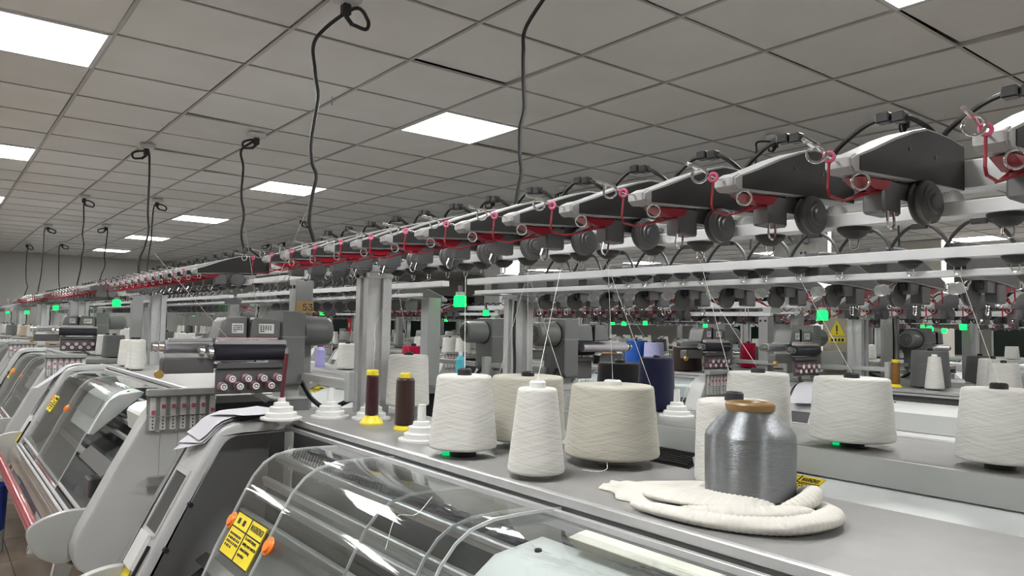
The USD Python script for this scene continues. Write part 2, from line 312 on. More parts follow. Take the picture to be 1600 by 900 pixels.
# silver metallic thread on its shouldered cone
sv = thing('thread_cone', 'grey silver metallic thread cone with brown top ring standing on the white cloth', 'thread cone', (1.062, .728, D1+.024))
m, uv = lathe([(.02, .0), (.068, .0), (.0705, .004), (.071, .03), (.0715, .06), (.0715, .094), (.070, .101), (.063, .110), (.052, .122), (.042, .133), (.038, .137), (.02, .138)], 48, True)
P(sv, 'thread', m, 'thread_silver', True, uv=uv)
P(sv, 'top_ring', lathe([(.024, .125), (.036, .132), (.0385, .138), (.0395, .147), (.037, .150), (.029, .150), (.026, .146), (.024, .125)], 32), 'brown_ring')
def thread_spool(label, loc, r, h, mat, foot_r, foot_h, cap, group=None, rim='spool_yellow', name='thread_spool'):
    t = thing(name, label, 'thread spool', loc, 0, group)
    m, uv = lathe([(.006, foot_h), (r*1.03, foot_h+.003), (r*1.03, foot_h+.02), (r, foot_h+h*.5), (r*.95, foot_h+h-.008), (r*.85, foot_h+h-.001), (.006, foot_h+h)], 24, True)
    P(t, 'thread', m, mat, True, uv=uv)
    P(t, 'foot', lathe([(0, 0), (foot_r, 0), (foot_r, .004), (r*1.0, foot_h), (0, foot_h)], 28), rim)
    P(t, 'cap', lathe([(0, foot_h+h-.002), (cap, foot_h+h-.002), (cap, foot_h+h+.010), (cap-.003, foot_h+h+.013), (0, foot_h+h+.013)], 24), rim)
    return t
thread_spool('maroon thread spool on a flared yellow foot with yellow cap', (1.022, 1.965, D1), .0185, .118, 'thread_maroon', .034, .024, .018)
thread_spool('brown thread spool on a low yellow foot beside the maroon one', (1.045, 1.815, D1), .0265, .130, 'thread_brown', .030, .012, .015)
thread_spool('gold thread spool on yellow foot on the third row table', (4.16, 1.94, D1), .022, .120, 'thread_gold', .034, .016, .020)
def holder(label, loc, spindle=.04, n=None, group=None):
    return one('cone_holder', place(lathe([(0, 0), (.058, 0), (.058, .005), (.044, .007), (.044, .018), (.041, .02), (.033, .021), (.033, .034), (.030, .036), (.023, .037), (.021, .047), (.011, .049), (.010, .049+spindle), (0, .049+spindle)], 28), loc), 'plastic_white', label, 'cone holder', group)
holder('white stepped cone holder on the papers, holding a maroon stick', (.806, 2.10, D1+.012), .012)
holder('empty white stepped cone holder left of the maroon thread spool', (.985, 2.165, D1))
holder('empty white stepped cone holder beside the front white yarn cone', (.985, 1.625, D1))
holder('empty white stepped cone holder on the second row, beside the navy cone', (1.98, 1.64, D1))
holder('grey stepped cone holder behind the maroon thread spool', (1.075, 2.07, D1), .03)
st = thing('spindle_stick', 'thin maroon stick with silver tip standing in a white cone holder', 'stick', (.806, 2.10, D1+.072))
P(st, 'shaft', cyl((0, 0, 0), (.012, .006, .125), .0055, 10), 'maroon'); P(st, 'tip', cyl((.012, .006, .125), (.0132, .0066, .142), .005, 10, .004), 'steel')
# crumpled rib-knit cloth under the silver cone
def cloth():
    parts = []
    nu, nv = 120, 70
    u, v = np.meshgrid(np.linspace(0, 1, nu), np.linspace(-1, 1, nv), indexing='ij')
    yy = .975-.372*u                                             # runs along the table, from the far left tip to the right
    wid = .018+.118*np.clip(np.sin(np.pi*np.clip(u*.90+.045, 0, 1))**.6, 0, 1)*np.clip((u-.02)*2.6, .12, 1)
    cx = .985+.075*np.clip(u*1.8, 0, 1)-.01*np.sin(u*9)
    xx = cx+v*wid*(1+.10*np.sin(u*23+v*3)+.06*np.sin(u*41))
    p3 = np.stack([u*5, v*1.6, 0*u], -1)
    hgt = .016*(1-np.abs(v)**3)*np.clip(u*6, .35, 1)*np.clip((1-u)*7, 0, 1)+.022*np.clip(meshkit.noise(p3*1.3, 4)-.35, 0, 1)*(1-np.abs(v)**4)*np.clip((1-u)*7, 0, 1)
    cone = np.hypot(xx-1.062, yy-.728)
    hgt = np.where(cone < .082, np.minimum(hgt, .022), hgt)
    rib = .0016*np.abs(np.sin(yy*2*np.pi/.009/2+v*2.0+1.2*np.sin(u*8)))*np.clip((u-.28)*4, 0, 1)*(cone > .075)
    top = np.stack([xx, yy, D1+.003+hgt+rib], -1); bot = np.stack([xx, yy, np.full_like(xx, D1+.001)], -1)
    V = np.concatenate([top.reshape(-1, 3), bot.reshape(-1, 3)]); F = []; N = nu*nv; ix = lambda i, j: i*nv+j
    for i in range(nu-1):
        for j in range(nv-1):
            a, b, c, d = ix(i, j), ix(i+1, j), ix(i+1, j+1), ix(i, j+1); F += [[a, c, b], [a, d, c], [N+a, N+b, N+c], [N+a, N+c, N+d]]
    for i in range(nu-1):
        for j, s in ((0, 1), (nv-1, -1)):
            a, b = ix(i, j), ix(i+1, j); q = [[a, b, N+b], [a, N+b, N+a]]; F += q if s > 0 else [t[::-1] for t in q]
    for j in range(nv-1):
        for i, s in ((0, -1), (nu-1, 1)):
            a, b = ix(i, j), ix(i, j+1); q = [[a, b, N+b], [a, N+b, N+a]]; F += q if s > 0 else [t[::-1] for t in q]
    parts.append(trimesh.Trimesh(V, F, process=False))
    def roll(pts, ra, rz, seed, ribp=.0085, ends=.5):
        c = spline(pts, 30); k = len(c); n = 26; s = np.concatenate([[0], np.cumsum(np.linalg.norm(np.diff(c, axis=0), axis=1))]); vv = []; ff = []
        tg = np.gradient(c, axis=0); tg /= np.linalg.norm(tg, axis=1, keepdims=True)
        for i in range(k):
            side = np.cross(tg[i], [0, 0, 1]); side /= np.linalg.norm(side); up = np.cross(side, tg[i]); t = i/(k-1); e = max(ends*0.4, min(1, math.sin(math.pi*min(max(t, .0), 1))**.35+.02))
            for a in np.linspace(0, 2*np.pi, n, endpoint=False):
                nz = meshkit.noise(np.array([[s[i]*22, 1.6*math.cos(a), 1.6*math.sin(a)]]), seed)[0]
                rr = (.86+.28*nz)*e; rb = .0015*abs(math.sin(s[i]/ribp*math.pi+a*.5))
                q = c[i]+side*math.cos(a)*(ra*rr+rb)+up*math.sin(a)*(rz*rr+rb); q[2] = max(q[2], D1+.0012); vv.append(q)
        for i in range(k-1):
            for j in range(n):
                a, b = i*n+j, i*n+(j+1) % n; ff += [[a, b, b+n], [a, b+n, a+n]]
        vv += [c[0], c[-1]]
        ff += [[k*n, (j+1) % n, j] for j in range(n)]+[[k*n+1, (k-1)*n+j, (k-1)*n+(j+1) % n] for j in range(n)]
        m = trimesh.Trimesh(vv, ff, process=False)
        return m
    z = D1
    parts.append(roll([(.905, .84, z+.009), (.908, .77, z+.010), (.920, .70, z+.011), (.948, .635, z+.013), (.99, .598, z+.015), (1.05, .592, z+.016), (1.10, .615, z+.014), (1.14, .665, z+.011), (1.145, .72, z+.009)], .021, .012, 3))
    parts.append(roll([(.965, .86, z+.017), (.972, .80, z+.022), (.982, .74, z+.025), (.992, .685, z+.026), (1.01, .645, z+.022)], .050, .0105, 8))
    parts.append(roll([(.925, .76, z+.014), (.935, .70, z+.020), (.962, .645, z+.025), (1.005, .615, z+.026), (1.06, .618, z+.020)], .020, .010, 12))
    parts.append(roll([(1.00, .640, z+.022), (1.05, .625, z+.034), (1.10, .642, z+.036), (1.135, .68, z+.024), (1.14, .71, z+.014)], .015, .013, 21))
    return join(parts)
one('knitted_cloth', cloth(), 'knit', 'crumpled cream rib-knit cloth lying under the silver thread cone', 'cloth', smooth=50)

# ------------------------------------------------------------------ knitting machines
# local frame: table front edge at x = 0, needle beds and handle towards -x, length along +y, z from the floor
LM = 2.35
CAP = [(0, 1.33), (-.14, 1.33), (-.17, 1.328), (-.20, 1.318), (-.222, 1.302), (-.240, 1.278), (-.262, 1.237), (-.345, 1.078), (-.400, .965), (-.440, .888), (-.455, .84), (-.452, .80), (-.438, .768), (-.41, .745), (-.37, .735)]
COV = [(-.01, 1.300), (-.05, 1.302), (-.10, 1.303), (-.15, 1.302), (-.19, 1.293), (-.215, 1.278), (-.24, 1.250), (-.262, 1.210), (-.285, 1.165), (-.32, 1.10), (-.35, 1.03), (-.38, .97), (-.414, .90)]
def off_path(path, d):
    path = np.array(path, float); tg = np.gradient(path, axis=0); tg /= np.linalg.norm(tg, axis=1, keepdims=True); return path+np.c_[tg[:, 1], -tg[:, 0]]*d
def slab(p0, p1, y0, y1, t0, t1):                # a thin plate lying on the slanted front between two profile points
    return ribbon([p0, ((p0[0]+p1[0])/2, (p0[1]+p1[1])/2), p1], t0, t1, y0, y1)
def rounded(poly, b): return poly
E3 = .002
SL0, SL1 = np.array([-.262, 1.237]), np.array([-.440, .888])      # the straight slanted part of the caps
def sl(t): return SL0+(SL1-SL0)*t
def on_slope(mesh, p0, p1, y_left, t):            # lay flat lettering (reading +x, up +y) on the slant p0 (top) to p1 (bottom): reads towards -y
    d = np.array(p1)-np.array(p0); d /= np.linalg.norm(d); n = np.array([d[1], -d[0]])
    m = mesh.copy(); v = m.vertices.copy(); q = np.zeros_like(v)
    q[:, 0] = p0[0]-d[0]*v[:, 1]+n[0]*(t+v[:, 2]); q[:, 2] = p0[1]-d[1]*v[:, 1]+n[1]*(t+v[:, 2]); q[:, 1] = y_left-v[:, 0]
    m.vertices = q; return m
def strokes(w, h, n, seed, cols=9):               # rows of illegibly small print
    r = random.Random(seed); ms = []
    for k in range(n):
        y = h*(1-(k+.5)/n)
        for c in range(cols-(3 if k == n-1 else 0)):
            x = w*(c+.1)/cols; ms.append(box(x, x+w/cols*r.uniform(.5, .8), y-h/n*.3, y+h/n*.3, 0, .0004))
    return join(ms)
def warning_label(parent, name_p0, name_p1, y_hi, y_lo, t, full=True):
    p0, p1 = np.array(name_p0), np.array(name_p1); h = np.linalg.norm(p1-p0); w = y_hi-y_lo
    lab = P(parent, 'warning_label', slab(p0, p1, y_lo, y_hi, t, t+.001), 'yellow', False, label='yellow printed warning label')
    if full:
        d = (p1-p0)/h; ph = p0+d*h*.34; b = .003; up = t+.001
        lines = [slab(p0, p0+d*b, y_lo, y_hi, up, up+.0004), slab(p1-d*b, p1, y_lo, y_hi, up, up+.0004), slab(p0, p1, y_lo, y_lo+b*.8, up, up+.0004), slab(p0, p1, y_hi-b*.8, y_hi, up, up+.0004),
                 slab(ph, ph+d*b, y_lo, y_hi, up, up+.0004), slab(p0, p1, y_hi-w*.52, y_hi-w*.49, up, up+.0004)]
        P(lab, 'border', join(lines), 'ink', False)
        tt = text('WARNING!', h*.13); tt.apply_scale([min(1, w*.40/tt.extents[0]), 1, 1])
        P(lab, 'heading', on_slope(tt, p0+d*h*.24, p1, y_hi-w*.55, up), 'ink', False)
        ms = []
        for k, s_ in enumerate(['To avoid danger,', 'safety cover must be', 'closed during', 'operation']):
            q = text(s_, h*.065); q.apply_scale([min(1, w*.42/q.extents[0]), 1, 1]); ms.append(on_slope(q, p0+d*h*(.46+.12*k), p1, y_hi-w*.55, up))
        P(lab, 'print', join(ms), 'ink', False)
        P(lab, 'small_print', on_slope(strokes(w*.40, h*.36, 4, 5, 7), p0+d*h*.82, p1, y_hi-w*.06, up), 'ink', False)
        P(lab, 'title_mark', join(on_slope(join(box(w*.05, w*.13, 0, h*.13, 0, .0004), box(w*.22, w*.30, 0, h*.13, 0, .0004)), p0+d*h*.26, p1, y_hi-w*.06, up)), 'ink', False)
    return lab
def extrusion(x, y, z0, z1, s=.0425):             # slotted aluminium profile
    g = .014; parts = [box(x-s+g, x+s-g, y-s+g, y+s-g, z0, z1)]
    for sx in (-1, 1):
        for sy in (-1, 1): parts.append(box(min(x+sx*s, x+sx*.012), max(x+sx*s, x+sx*.012), min(y+sy*s, y+sy*.012), max(y+sy*s, y+sy*.012), z0, z1))
    return parts
def dome_guide(parent, x, y, z):
    g = P(parent, 'yarn_guide', place(lathe([(0, 0), (.026, 0), (.024, -.006), (.016, -.013), (.010, -.017), (0, -.018)], 16), (x, y, z)), 'black', label='black dome yarn guide')
    a = np.linspace(0, np.pi, 9); w = .0075
    P(g, 'wire_loop', tube([(x, y-w, z-.012)]+[(x, y-w*math.cos(t), z-.026-w*math.sin(t)) for t in a]+[(x, y+w, z-.012)], .0014, 5), 'chrome')
def machine(name, label, loc, rotz, kind, carriage=.38, guides=None, covers=((1.20, 1.78, 0), (.94, 1.52, .010), (.08, 1.00, 0)), marks=True, group=None):
    t = thing(name, label, 'knitting machine', loc, rotz, group)
    L = LM
    P(t, 'table_top', box(.004, .392, 0, L, 1.300, D1, .002), 'deck')
    P(t, 'table_lip', prism([(.392, D1-.002), (.396, D1-.004), (.396, 1.262), (.380, 1.262), (.380, 1.299), (.392, 1.299)], 0, L), 'shell_grey')
    P(t, 'table_edge', join(box(-.010, .0038, 0, L, 1.316, 1.334, .002), box(-.030, -.020, 0, L, 1.303, 1.314, .001)), 'aluminium')
    P(t, 'back_panel', prism([(.381, 1.258), (.398, 1.255), (.590, 1.185), (.590, 1.15), (.40, .98), (.40, .30), (.381, .30)], .01, L-.01), 'pale_panel')
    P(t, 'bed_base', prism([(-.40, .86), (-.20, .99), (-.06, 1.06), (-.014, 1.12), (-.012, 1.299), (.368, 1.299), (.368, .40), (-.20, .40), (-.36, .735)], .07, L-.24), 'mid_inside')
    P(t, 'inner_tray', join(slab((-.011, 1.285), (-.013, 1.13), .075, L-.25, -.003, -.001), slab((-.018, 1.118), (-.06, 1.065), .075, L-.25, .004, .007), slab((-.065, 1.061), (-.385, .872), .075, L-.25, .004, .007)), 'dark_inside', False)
    P(t, 'front_panel', ribbon(spline([(-.436, .872), (-.458, .858), (-.470, .83), (-.465, .79), (-.44, .76), (-.38, .742)], 5), 0, .005, .07, L-.05), 'beige_gloss')
    for (x, z) in ((-.062, 1.235), (-.095, 1.172), (-.118, 1.142), (-.155, 1.092)):
        P(t, 'guide_rail', join(box(x-.008, x+.008, .07, L-.24, z-.007, z+.007, .003), box(x-.003, x+.003, .07, L-.24, z-.018, z-.0075)), 'aluminium')
    P(t, 'needle_bed', join(slab((-.24, .978), (-.268, .961), .08, L-.25, .012, .020), slab((-.03, 1.12), (-.045, 1.102), .08, L-.25, .006, .012)), 'steel', False)
    for (x, z) in ((-.408, .925), (-.428, .897), (-.440, .882)): P(t, 'cover_rail', box(x-.008, x+.004, .07, L-.22, z-.006, z+.006, .002), 'aluminium')
    # end hoods
    inn = [tuple(p) for p in off_path(CAP, -.035)]
    hood = P(t, 'end_hood', join(prism(CAP+inn[::-1], L-.215, L+.012, .008)), 'shell', label='pale end hood with dark window')
    P(hood, 'end_plate', prism(CAP+[(-.30, .70), (-.02, .70)], L-.022, L+.004, 0), 'shell')
    P(hood, 'window', slab(sl(.14), sl(.56), L-.185, L-.075, .001, .003), 'screen_dark', False, label='dark glossy window')
    P(hood, 'window_frame', join(slab(sl(.10), sl(.14), L-.19, L-.07, .0, .006), slab(sl(.56), sl(.585), L-.19, L-.07, 0, .006), slab(sl(.10), sl(.585), L-.075, L-.066, 0, .006), slab(sl(.10), sl(.585), L-.194, L-.185, 0, .006)), 'shell')
    P(hood, 'grip', slab(sl(.585), sl(.83), L-.16, L-.075, .001, .012), 'shell_white')
    P(hood, 'gasket', join(ribbon(CAP[1:10], .0005, .0022, L-.045, L-.034)), 'black', False)
    P(hood, 'release_bar', slab(sl(.64), sl(.98), L-.195, L-.187, .002, .010), 'black', False)
    for tt in (.30, .62, .95):
        q = sl(tt)+np.array([.025, -.012]); P(hood, 'thumb_screw', cyl((q[0], L-.218, q[1]), (q[0], L-.235, q[1]), .007, 10), 'black')
    warning_label(hood, sl(.845), sl(1.0), L-.055, L-.145, .001, False)
    inner = [tuple(p) for p in off_path(CAP, -.001)]
    hr = P(t, 'end_hood', prism(inner+[(-.30, .70), (-.02, .70)], -.055, .055, .014), 'shell', label='smooth rounded grey end hood')
    P(hr, 'vent', join(*[box(-.19, -.13, -.0562, -.052, z, z+.007) for z in (.80, .825, .85)]), 'dark_inside', False)
    P(hr, 'inner_housing', prism([(-.03, 1.296), (-.20, 1.286), (-.225, 1.268), (-.232, 1.255), (-.225, 1.19), (-.03, 1.19)], .055, .34, .004), 'shell_white')
    P(t, 'drive_arm', join(slab((-.30, 1.075), (-.345, 1.035), .10, .62, 0, .012), box(-.30, -.22, .12, .20, .99, 1.06, .004), box(-.36, -.27, .30, .40, .93, 1.0, .004)), 'dark_steel', label='dark drive arm and blocks under the covers')
    P(t, 'needle_hooks', join(*[tube([(-.03, y, 1.26), (-.045, y, 1.22), (-.052, y+.004, 1.205)], .0016, 4) for y in np.arange(1.50, 2.10, .018)]), 'steel', kind='stuff')
    # clear covers
    for k, (a, b, o) in enumerate(covers):
        pc = off_path(COV, o)
        c = P(t, 'cover_panel', ribbon(pc, 0, .004, a, b), 'acrylic', label='clear curved cover panel')
        for y in (a, b): P(c, 'edge_strip', ribbon(pc, -.0005, .0045, y-.0013, y+.0013), 'rim')
        q0, q1 = pc[8], pc[9]; dd = (q1-q0)/np.linalg.norm(q1-q0); nn = np.array([dd[1], -dd[0]])*-1; nn = nn if nn[1] > 0 else -nn; e = q0*.85+q1*.15
        ky = b-.022
        if marks: P(c, 'finger_knob', join(cyl((e[0]+nn[0]*.004, ky, e[1]+nn[1]*.004), (e[0]+nn[0]*.013, ky, e[1]+nn[1]*.013), .0165, 20, .012), ring((e[0]+nn[0]*.006, ky, e[1]+nn[1]*.006), .0165, .003, (nn[0], 0, nn[1]), 20)), 'orange', label='orange finger knob')
        if k == 0 and marks: warning_label(c, pc[8]+(pc[7]-pc[8])*.33, pc[8]+(pc[9]-pc[8])*1.08, b-.04, b-.225, .0065)
    # carriage
    y0, y1 = carriage, carriage+.56
    ca = P(t, 'carriage', prism([(-.040, 1.268), (-.055, 1.274), (-.150, 1.262), (-.190, 1.235), (-.235, 1.16), (-.27, 1.085), (-.25, 1.08), (-.05, 1.25)], y0, y1, .006), 'shell_white', label='white carriage under the covers')
    P(ca, 'slot_cover', prism([(-.198, 1.228), (-.203, 1.232), (-.246, 1.148), (-.240, 1.146)], y0+.06, y1-.06), 'shell_grey')
    P(ca, 'screw', join(*[cyl((-.10, y, 1.264), (-.101, y, 1.272), .006, 8) for y in (y0+.05, y1-.05)]), 'black')
    # start bar and its brackets
    for x, z in ((-.552, .885),): P(t, 'handle_bar', cyl((x, .085, z), (x, L-.085, z), .021, 20), 'handle_red', label='glossy red start bar')
    bp = spline([(-.40, .945), (-.46, .945), (-.525, .928), (-.570, .90), (-.575, .86), (-.545, .805), (-.495, .772), (-.45, .768), (-.40, .80)], 4)
    for a in (.055, L-.085): P(t, 'handle_bracket', prism(np.vstack([bp, [(-.38, .87)]]), a, a+.03, .005), 'shell_grey')
    # legs and frame
    for y in (.18, L-.28):
        P(t, 'leg', join(prism([(-.20, .42), (.36, .42), (.36, .0), (.30, .0), (.26, .34), (-.10, .34), (-.20, .0), (-.27, .0)], y, y+.06)), 'shell_white')
    P(t, 'cross_beam', box(-.10, .20, .24, L-.28, .34, .46, .01), 'shell_grey')
    # side tension rack at the low-y end
    rk = P(t, 'tension_rack', join(box(-.245, -.012, -.066, -.062, 1.215, 1.345), box(-.25, -.008, -.100, -.058, 1.345, 1.370, .003)), 'plastic_grey')
    for k in range(7):
        x = -.226+.034*k; P(rk, 'tensioner_strip', box(x-.010, x+.010, -.074, -.0665, 1.222, 1.340, .002), 'plastic_white')
        P(rk, 'slider_knob', join(box(x-.006, x+.006, -.084, -.0745, 1.300-.02*(k in (0, 6)), 1.314-.02*(k in (0, 6)), .002)), 'pink')
        P(rk, 'scale_slot', join(*[box(x-.002, x+.002, -.0752, -.0742, 1.23+.012*i, 1.236+.012*i) for i in range(4)]), 'ink', False)
    P(rk, 'wire_hook', tube([(-.250, -.09, 1.35), (-.252, -.10, 1.29), (-.245, -.105, 1.275), (-.03, -.105, 1.275)], .0022, 6), 'chrome')
    P(rk, 'hanging_wire', join(*[cyl((-.20+.06*k, -.075, 1.222), (-.20+.06*k, -.075, 1.06), .0012, 5) for k in range(3)], box(-.235, -.05, -.09, -.06, 1.03, 1.06)), 'steel')
    # posts and the two rails that carry guides and yarn tensioners
    up, lo, ux, uh, lh = {1: (1.842, 1.786, .393, .046, .022), 2: (1.786, 1.748, .393, .026, .016), 3: (1.772, 1.716, .393, .046, .022)}[kind]
    pa, pb = (2.20, -.14) if kind != 2 else (-.015, 2.26)
    P(t, 'post', join(extrusion(.28, pa, D1, lo-.02), box(.235, .325, pa-.05, pa+.05, lo-.02, lo-.002, .003)), 'aluminium', label='slotted aluminium post')
    P(t, 'post', join(box(.245, .315, pb-.035, pb+.035, .90 if kind != 2 else D1, lo-.002, .003)), 'post_grey', label='flat white box post')
    P(t, 'post_bolt', join(*[cyl((.2445, y, lo-.03), (.240, y, lo-.03), .007, 8) for y in (pb-.018, pb+.018)], *[cyl((.2345, y, lo-.011), (.230, y, lo-.011), .008, 8) for y in (pa-.025, pa+.025)]), 'black')
    P(t, 'guide_beam', box(*((.263, .300) if kind != 2 else (.3735, .386)), -.18, 2.34, lo, lo+lh, .002), 'beam_white')
    P(t, 'tensioner_beam', join(box(.373, .413, -.20, 2.56, up, up+uh, .003), box(.3725, .3728, -.20, 2.56, up+uh*.4, up+uh*.47)), 'beam_white')
    for y in (-.14, 2.20): P(t, 'beam_bracket', box(.285, .40, y-.03, y+.03, lo+lh if kind != 2 else lo-.004, up+.002 if kind != 2 else lo-.0005), 'shell_grey')
    for y in guides: dome_guide(t, *((.2815, y, lo) if kind != 2 else (.400, y, up)))
    P(t, 'wiring', tube(spline([(.332, pa+.045, 1.72), (.345, pa+.055, 1.6), (.335, pa+.05, 1.45), (.345, pa+.05, D1)], 6), .006, 6), 'black')
    if kind == 2:
        for q in range(14):
            y = LM-(.651+.122*q*(1+.012*q)-.02)
            if y < .3: break
            P(t, 'cable_loop', join(tube(spline([(.393, y-.068, up+uh), (.390, y-.05, up+uh+.03), (.388, y-.02, up+uh+.055), (.388, y+.02, up+uh+.055), (.390, y+.05, up+uh+.03), (.393, y+.068, up+uh)], 5), .0040, 6), box(.380, .396, y-.016, y+.016, up+uh+.049, up+uh+.062, .002)), 'black')
    return t
gA = [y-.02 for y in (.385, .60, .75, .90, 1.02, 1.145, 1.23, 1.30, 1.42, 1.52, 1.61, 1.69, 1.78, 1.88, 1.97, 2.07)]
XF, XB, D = .87, 2.17, 3.15
YS = [.02, 2.97, 5.92, 8.87, 11.82, 14.6]
def where(row, k):                                # world place and turn of machine k in a row; odd rows face +x
    pair = (row-1)//2
    return ((XF+D*pair, YS[k], 0), 0) if row % 2 else ((XB+D*pair, YS[k]+LM, 0), 180)
def to_world(row, k, p):
    (x, y, z), r = where(row, k); s = -1 if r else 1
    return (x+s*p[0], y+s*p[1], p[2])
gB = [LM-(y-.02) for y in (.58, .69, .79, .96, 1.07, 1.17, 1.24, 1.38, 1.45, 1.52, 1.6, 1.67, 1.75)]
protos = {}
names = {1: ('nearest row', 'facing the left aisle'), 2: ('second row', 'seen from its pale back'), 3: ('third row', 'facing the second row'), 4: ('fourth row', ''), 5: ('fifth row', ''), 6: ('sixth row', ''), 7: ('seventh row', ''), 8: ('eighth row', '')}
ordin = ['first', 'second', 'third', 'fourth', 'fifth', 'last']
special = {(1, 0): 'pale knitting machine nearest the camera, its clear covers and warning label in the foreground', (1, 1): 'pale knitting machine with glossy red start bar at the lower left',
           (1, 2): 'third knitting machine of the nearest row, cut by the left edge', (2, 0): 'knitting machine behind the foreground cones, seen from its pale back', (2, 1): 'second knitting machine of the back-to-back row, behind its flat white box post',
           (3, 0): 'knitting machine across the second aisle with a white carriage below its table', (3, 1): 'knitting machine across the second aisle behind the blue and lavender cones'}
machines = []; made = {}
def _last():
    k = _used['/World/knitting_machine']; return 'knitting_machine' if k == 0 else f'knitting_machine_{k:03d}'
for row in range(1, 9):
    for k in range(6):
        loc, rz = where(row, k)
        if not any(seen(to_world(row, k, p), 0) for p in ((0, 0, 1.3), (0, LM, 1.3), (.38, 0, 1.8), (.38, LM, 1.8), (.38, LM/2, 1.8), (-.45, 0, .8), (-.45, LM, .8), (0, LM/2, 1.33))): continue
        g = None if (row, k) in special else f'distant knitting machines in the {names[row][0]}'
        lb = special.get((row, k), f'{ordin[k]} knitting machine of the {names[row][0]}, counted away from the camera')
        key = 2 if row % 2 == 0 else (3 if (row, k) == (3, 0) else 4 if (row, k) == (1, 1) else 1 if row == 1 else 5)
        if key not in protos: protos[key] = machine('knitting_machine', lb, loc, rz, {2: 2, 3: 3, 5: 3}.get(key, 1), {1: .38, 2: .9, 3: 1.30, 4: .95, 5: .6}[key], gB if key == 2 else gA, group=g, **(dict(covers=((1.36, 2.03, 0), (.68, 1.42, .010))) if key == 4 else dict(marks=False, covers=((.62, 1.08, 0), (.16, .70, .010))) if key == 3 else {}))
        else: dup(protos[key], loc, rz, lb, g)
        machines.append((row, k)); made[row, k] = stage.GetPrimAtPath('/World/'+_last())
# papers on the near hood
def sheet(c, w, h, ang, z, curl, seed, XF=XF):
    n = 10; v = []; ca, sa = math.cos(ang), math.sin(ang)
    for i in range(n+1):
        for j in range(5):
            a, b = (i/n-.5)*w, (j/4-.5)*h; x, y = c[0]+a*ca-b*sa, c[1]+a*sa+b*ca; lx = x-XF
            zz = np.interp(-lx, [-c_[0] for c_ in CAP[:9]], [c_[1] for c_ in CAP[:9]])
            drop = max(zz, 1.318-.75*max(0, (-lx)-.19)) if -lx > .17 else zz
            v.append((x, y, max(zz, drop)+z+curl*(i/n-.5)**2))
    v = np.array(v); m = len(v); f = []
    for i in range(n):
        for j in range(4):
            a, b, c_, d = i*5+j, (i+1)*5+j, (i+1)*5+j+1, i*5+j+1; f += [[a, b, c_], [a, c_, d], [m+a, m+c_, m+b], [m+a, m+d, m+c_]]
    rim = [i*5 for i in range(n+1)]+[n*5+j for j in range(1, 5)]+[i*5+4 for i in range(n-1, -1, -1)]+[j for j in range(3, 0, -1)]
    for q in range(len(rim)): a, b = rim[q], rim[(q+1) % len(rim)]; f += [[a, m+a, m+b], [a, m+b, b]]
    return trimesh.Trimesh(np.vstack([v, v-[0, 0, .0008]]), f, process=False)
for k, (c, w, h, ang, z, lb) in enumerate((((.700, 2.275), .22, .15, .30, .004, 'lowest printed sheet of the stack on the near machine hood'), ((.704, 2.268), .21, .15, .14, .010, 'middle printed sheet of the stack on the near machine hood'),
                                        ((.712, 2.262), .20, .148, -.04, .017, 'topmost printed sheet drooping over the near machine hood'), ((.765, 2.235), .16, .18, .25, .022, 'flat printed sheet beside the white cone holder'))):
    one('paper_sheet', sheet(c, w, h, ang, z, .012, k), 'paper', lb, 'paper sheet', smooth=True)
one('paper_sheet', sheet((.63, YS[1]+LM-.09), .24, .14, .1, .006, .01, 5), 'paper', 'white sheet on the hood of the machine with the red bar', 'paper sheet', smooth=True)
one('paper_strip', ribbon([(XF-.045, 1.3035), (XF-.06, 1.302), (XF-.082, 1.298)], 0, .0012, .60, .86), 'cream', 'cream paper strip lying on the nearest clear cover', 'paper strip', smooth=False)

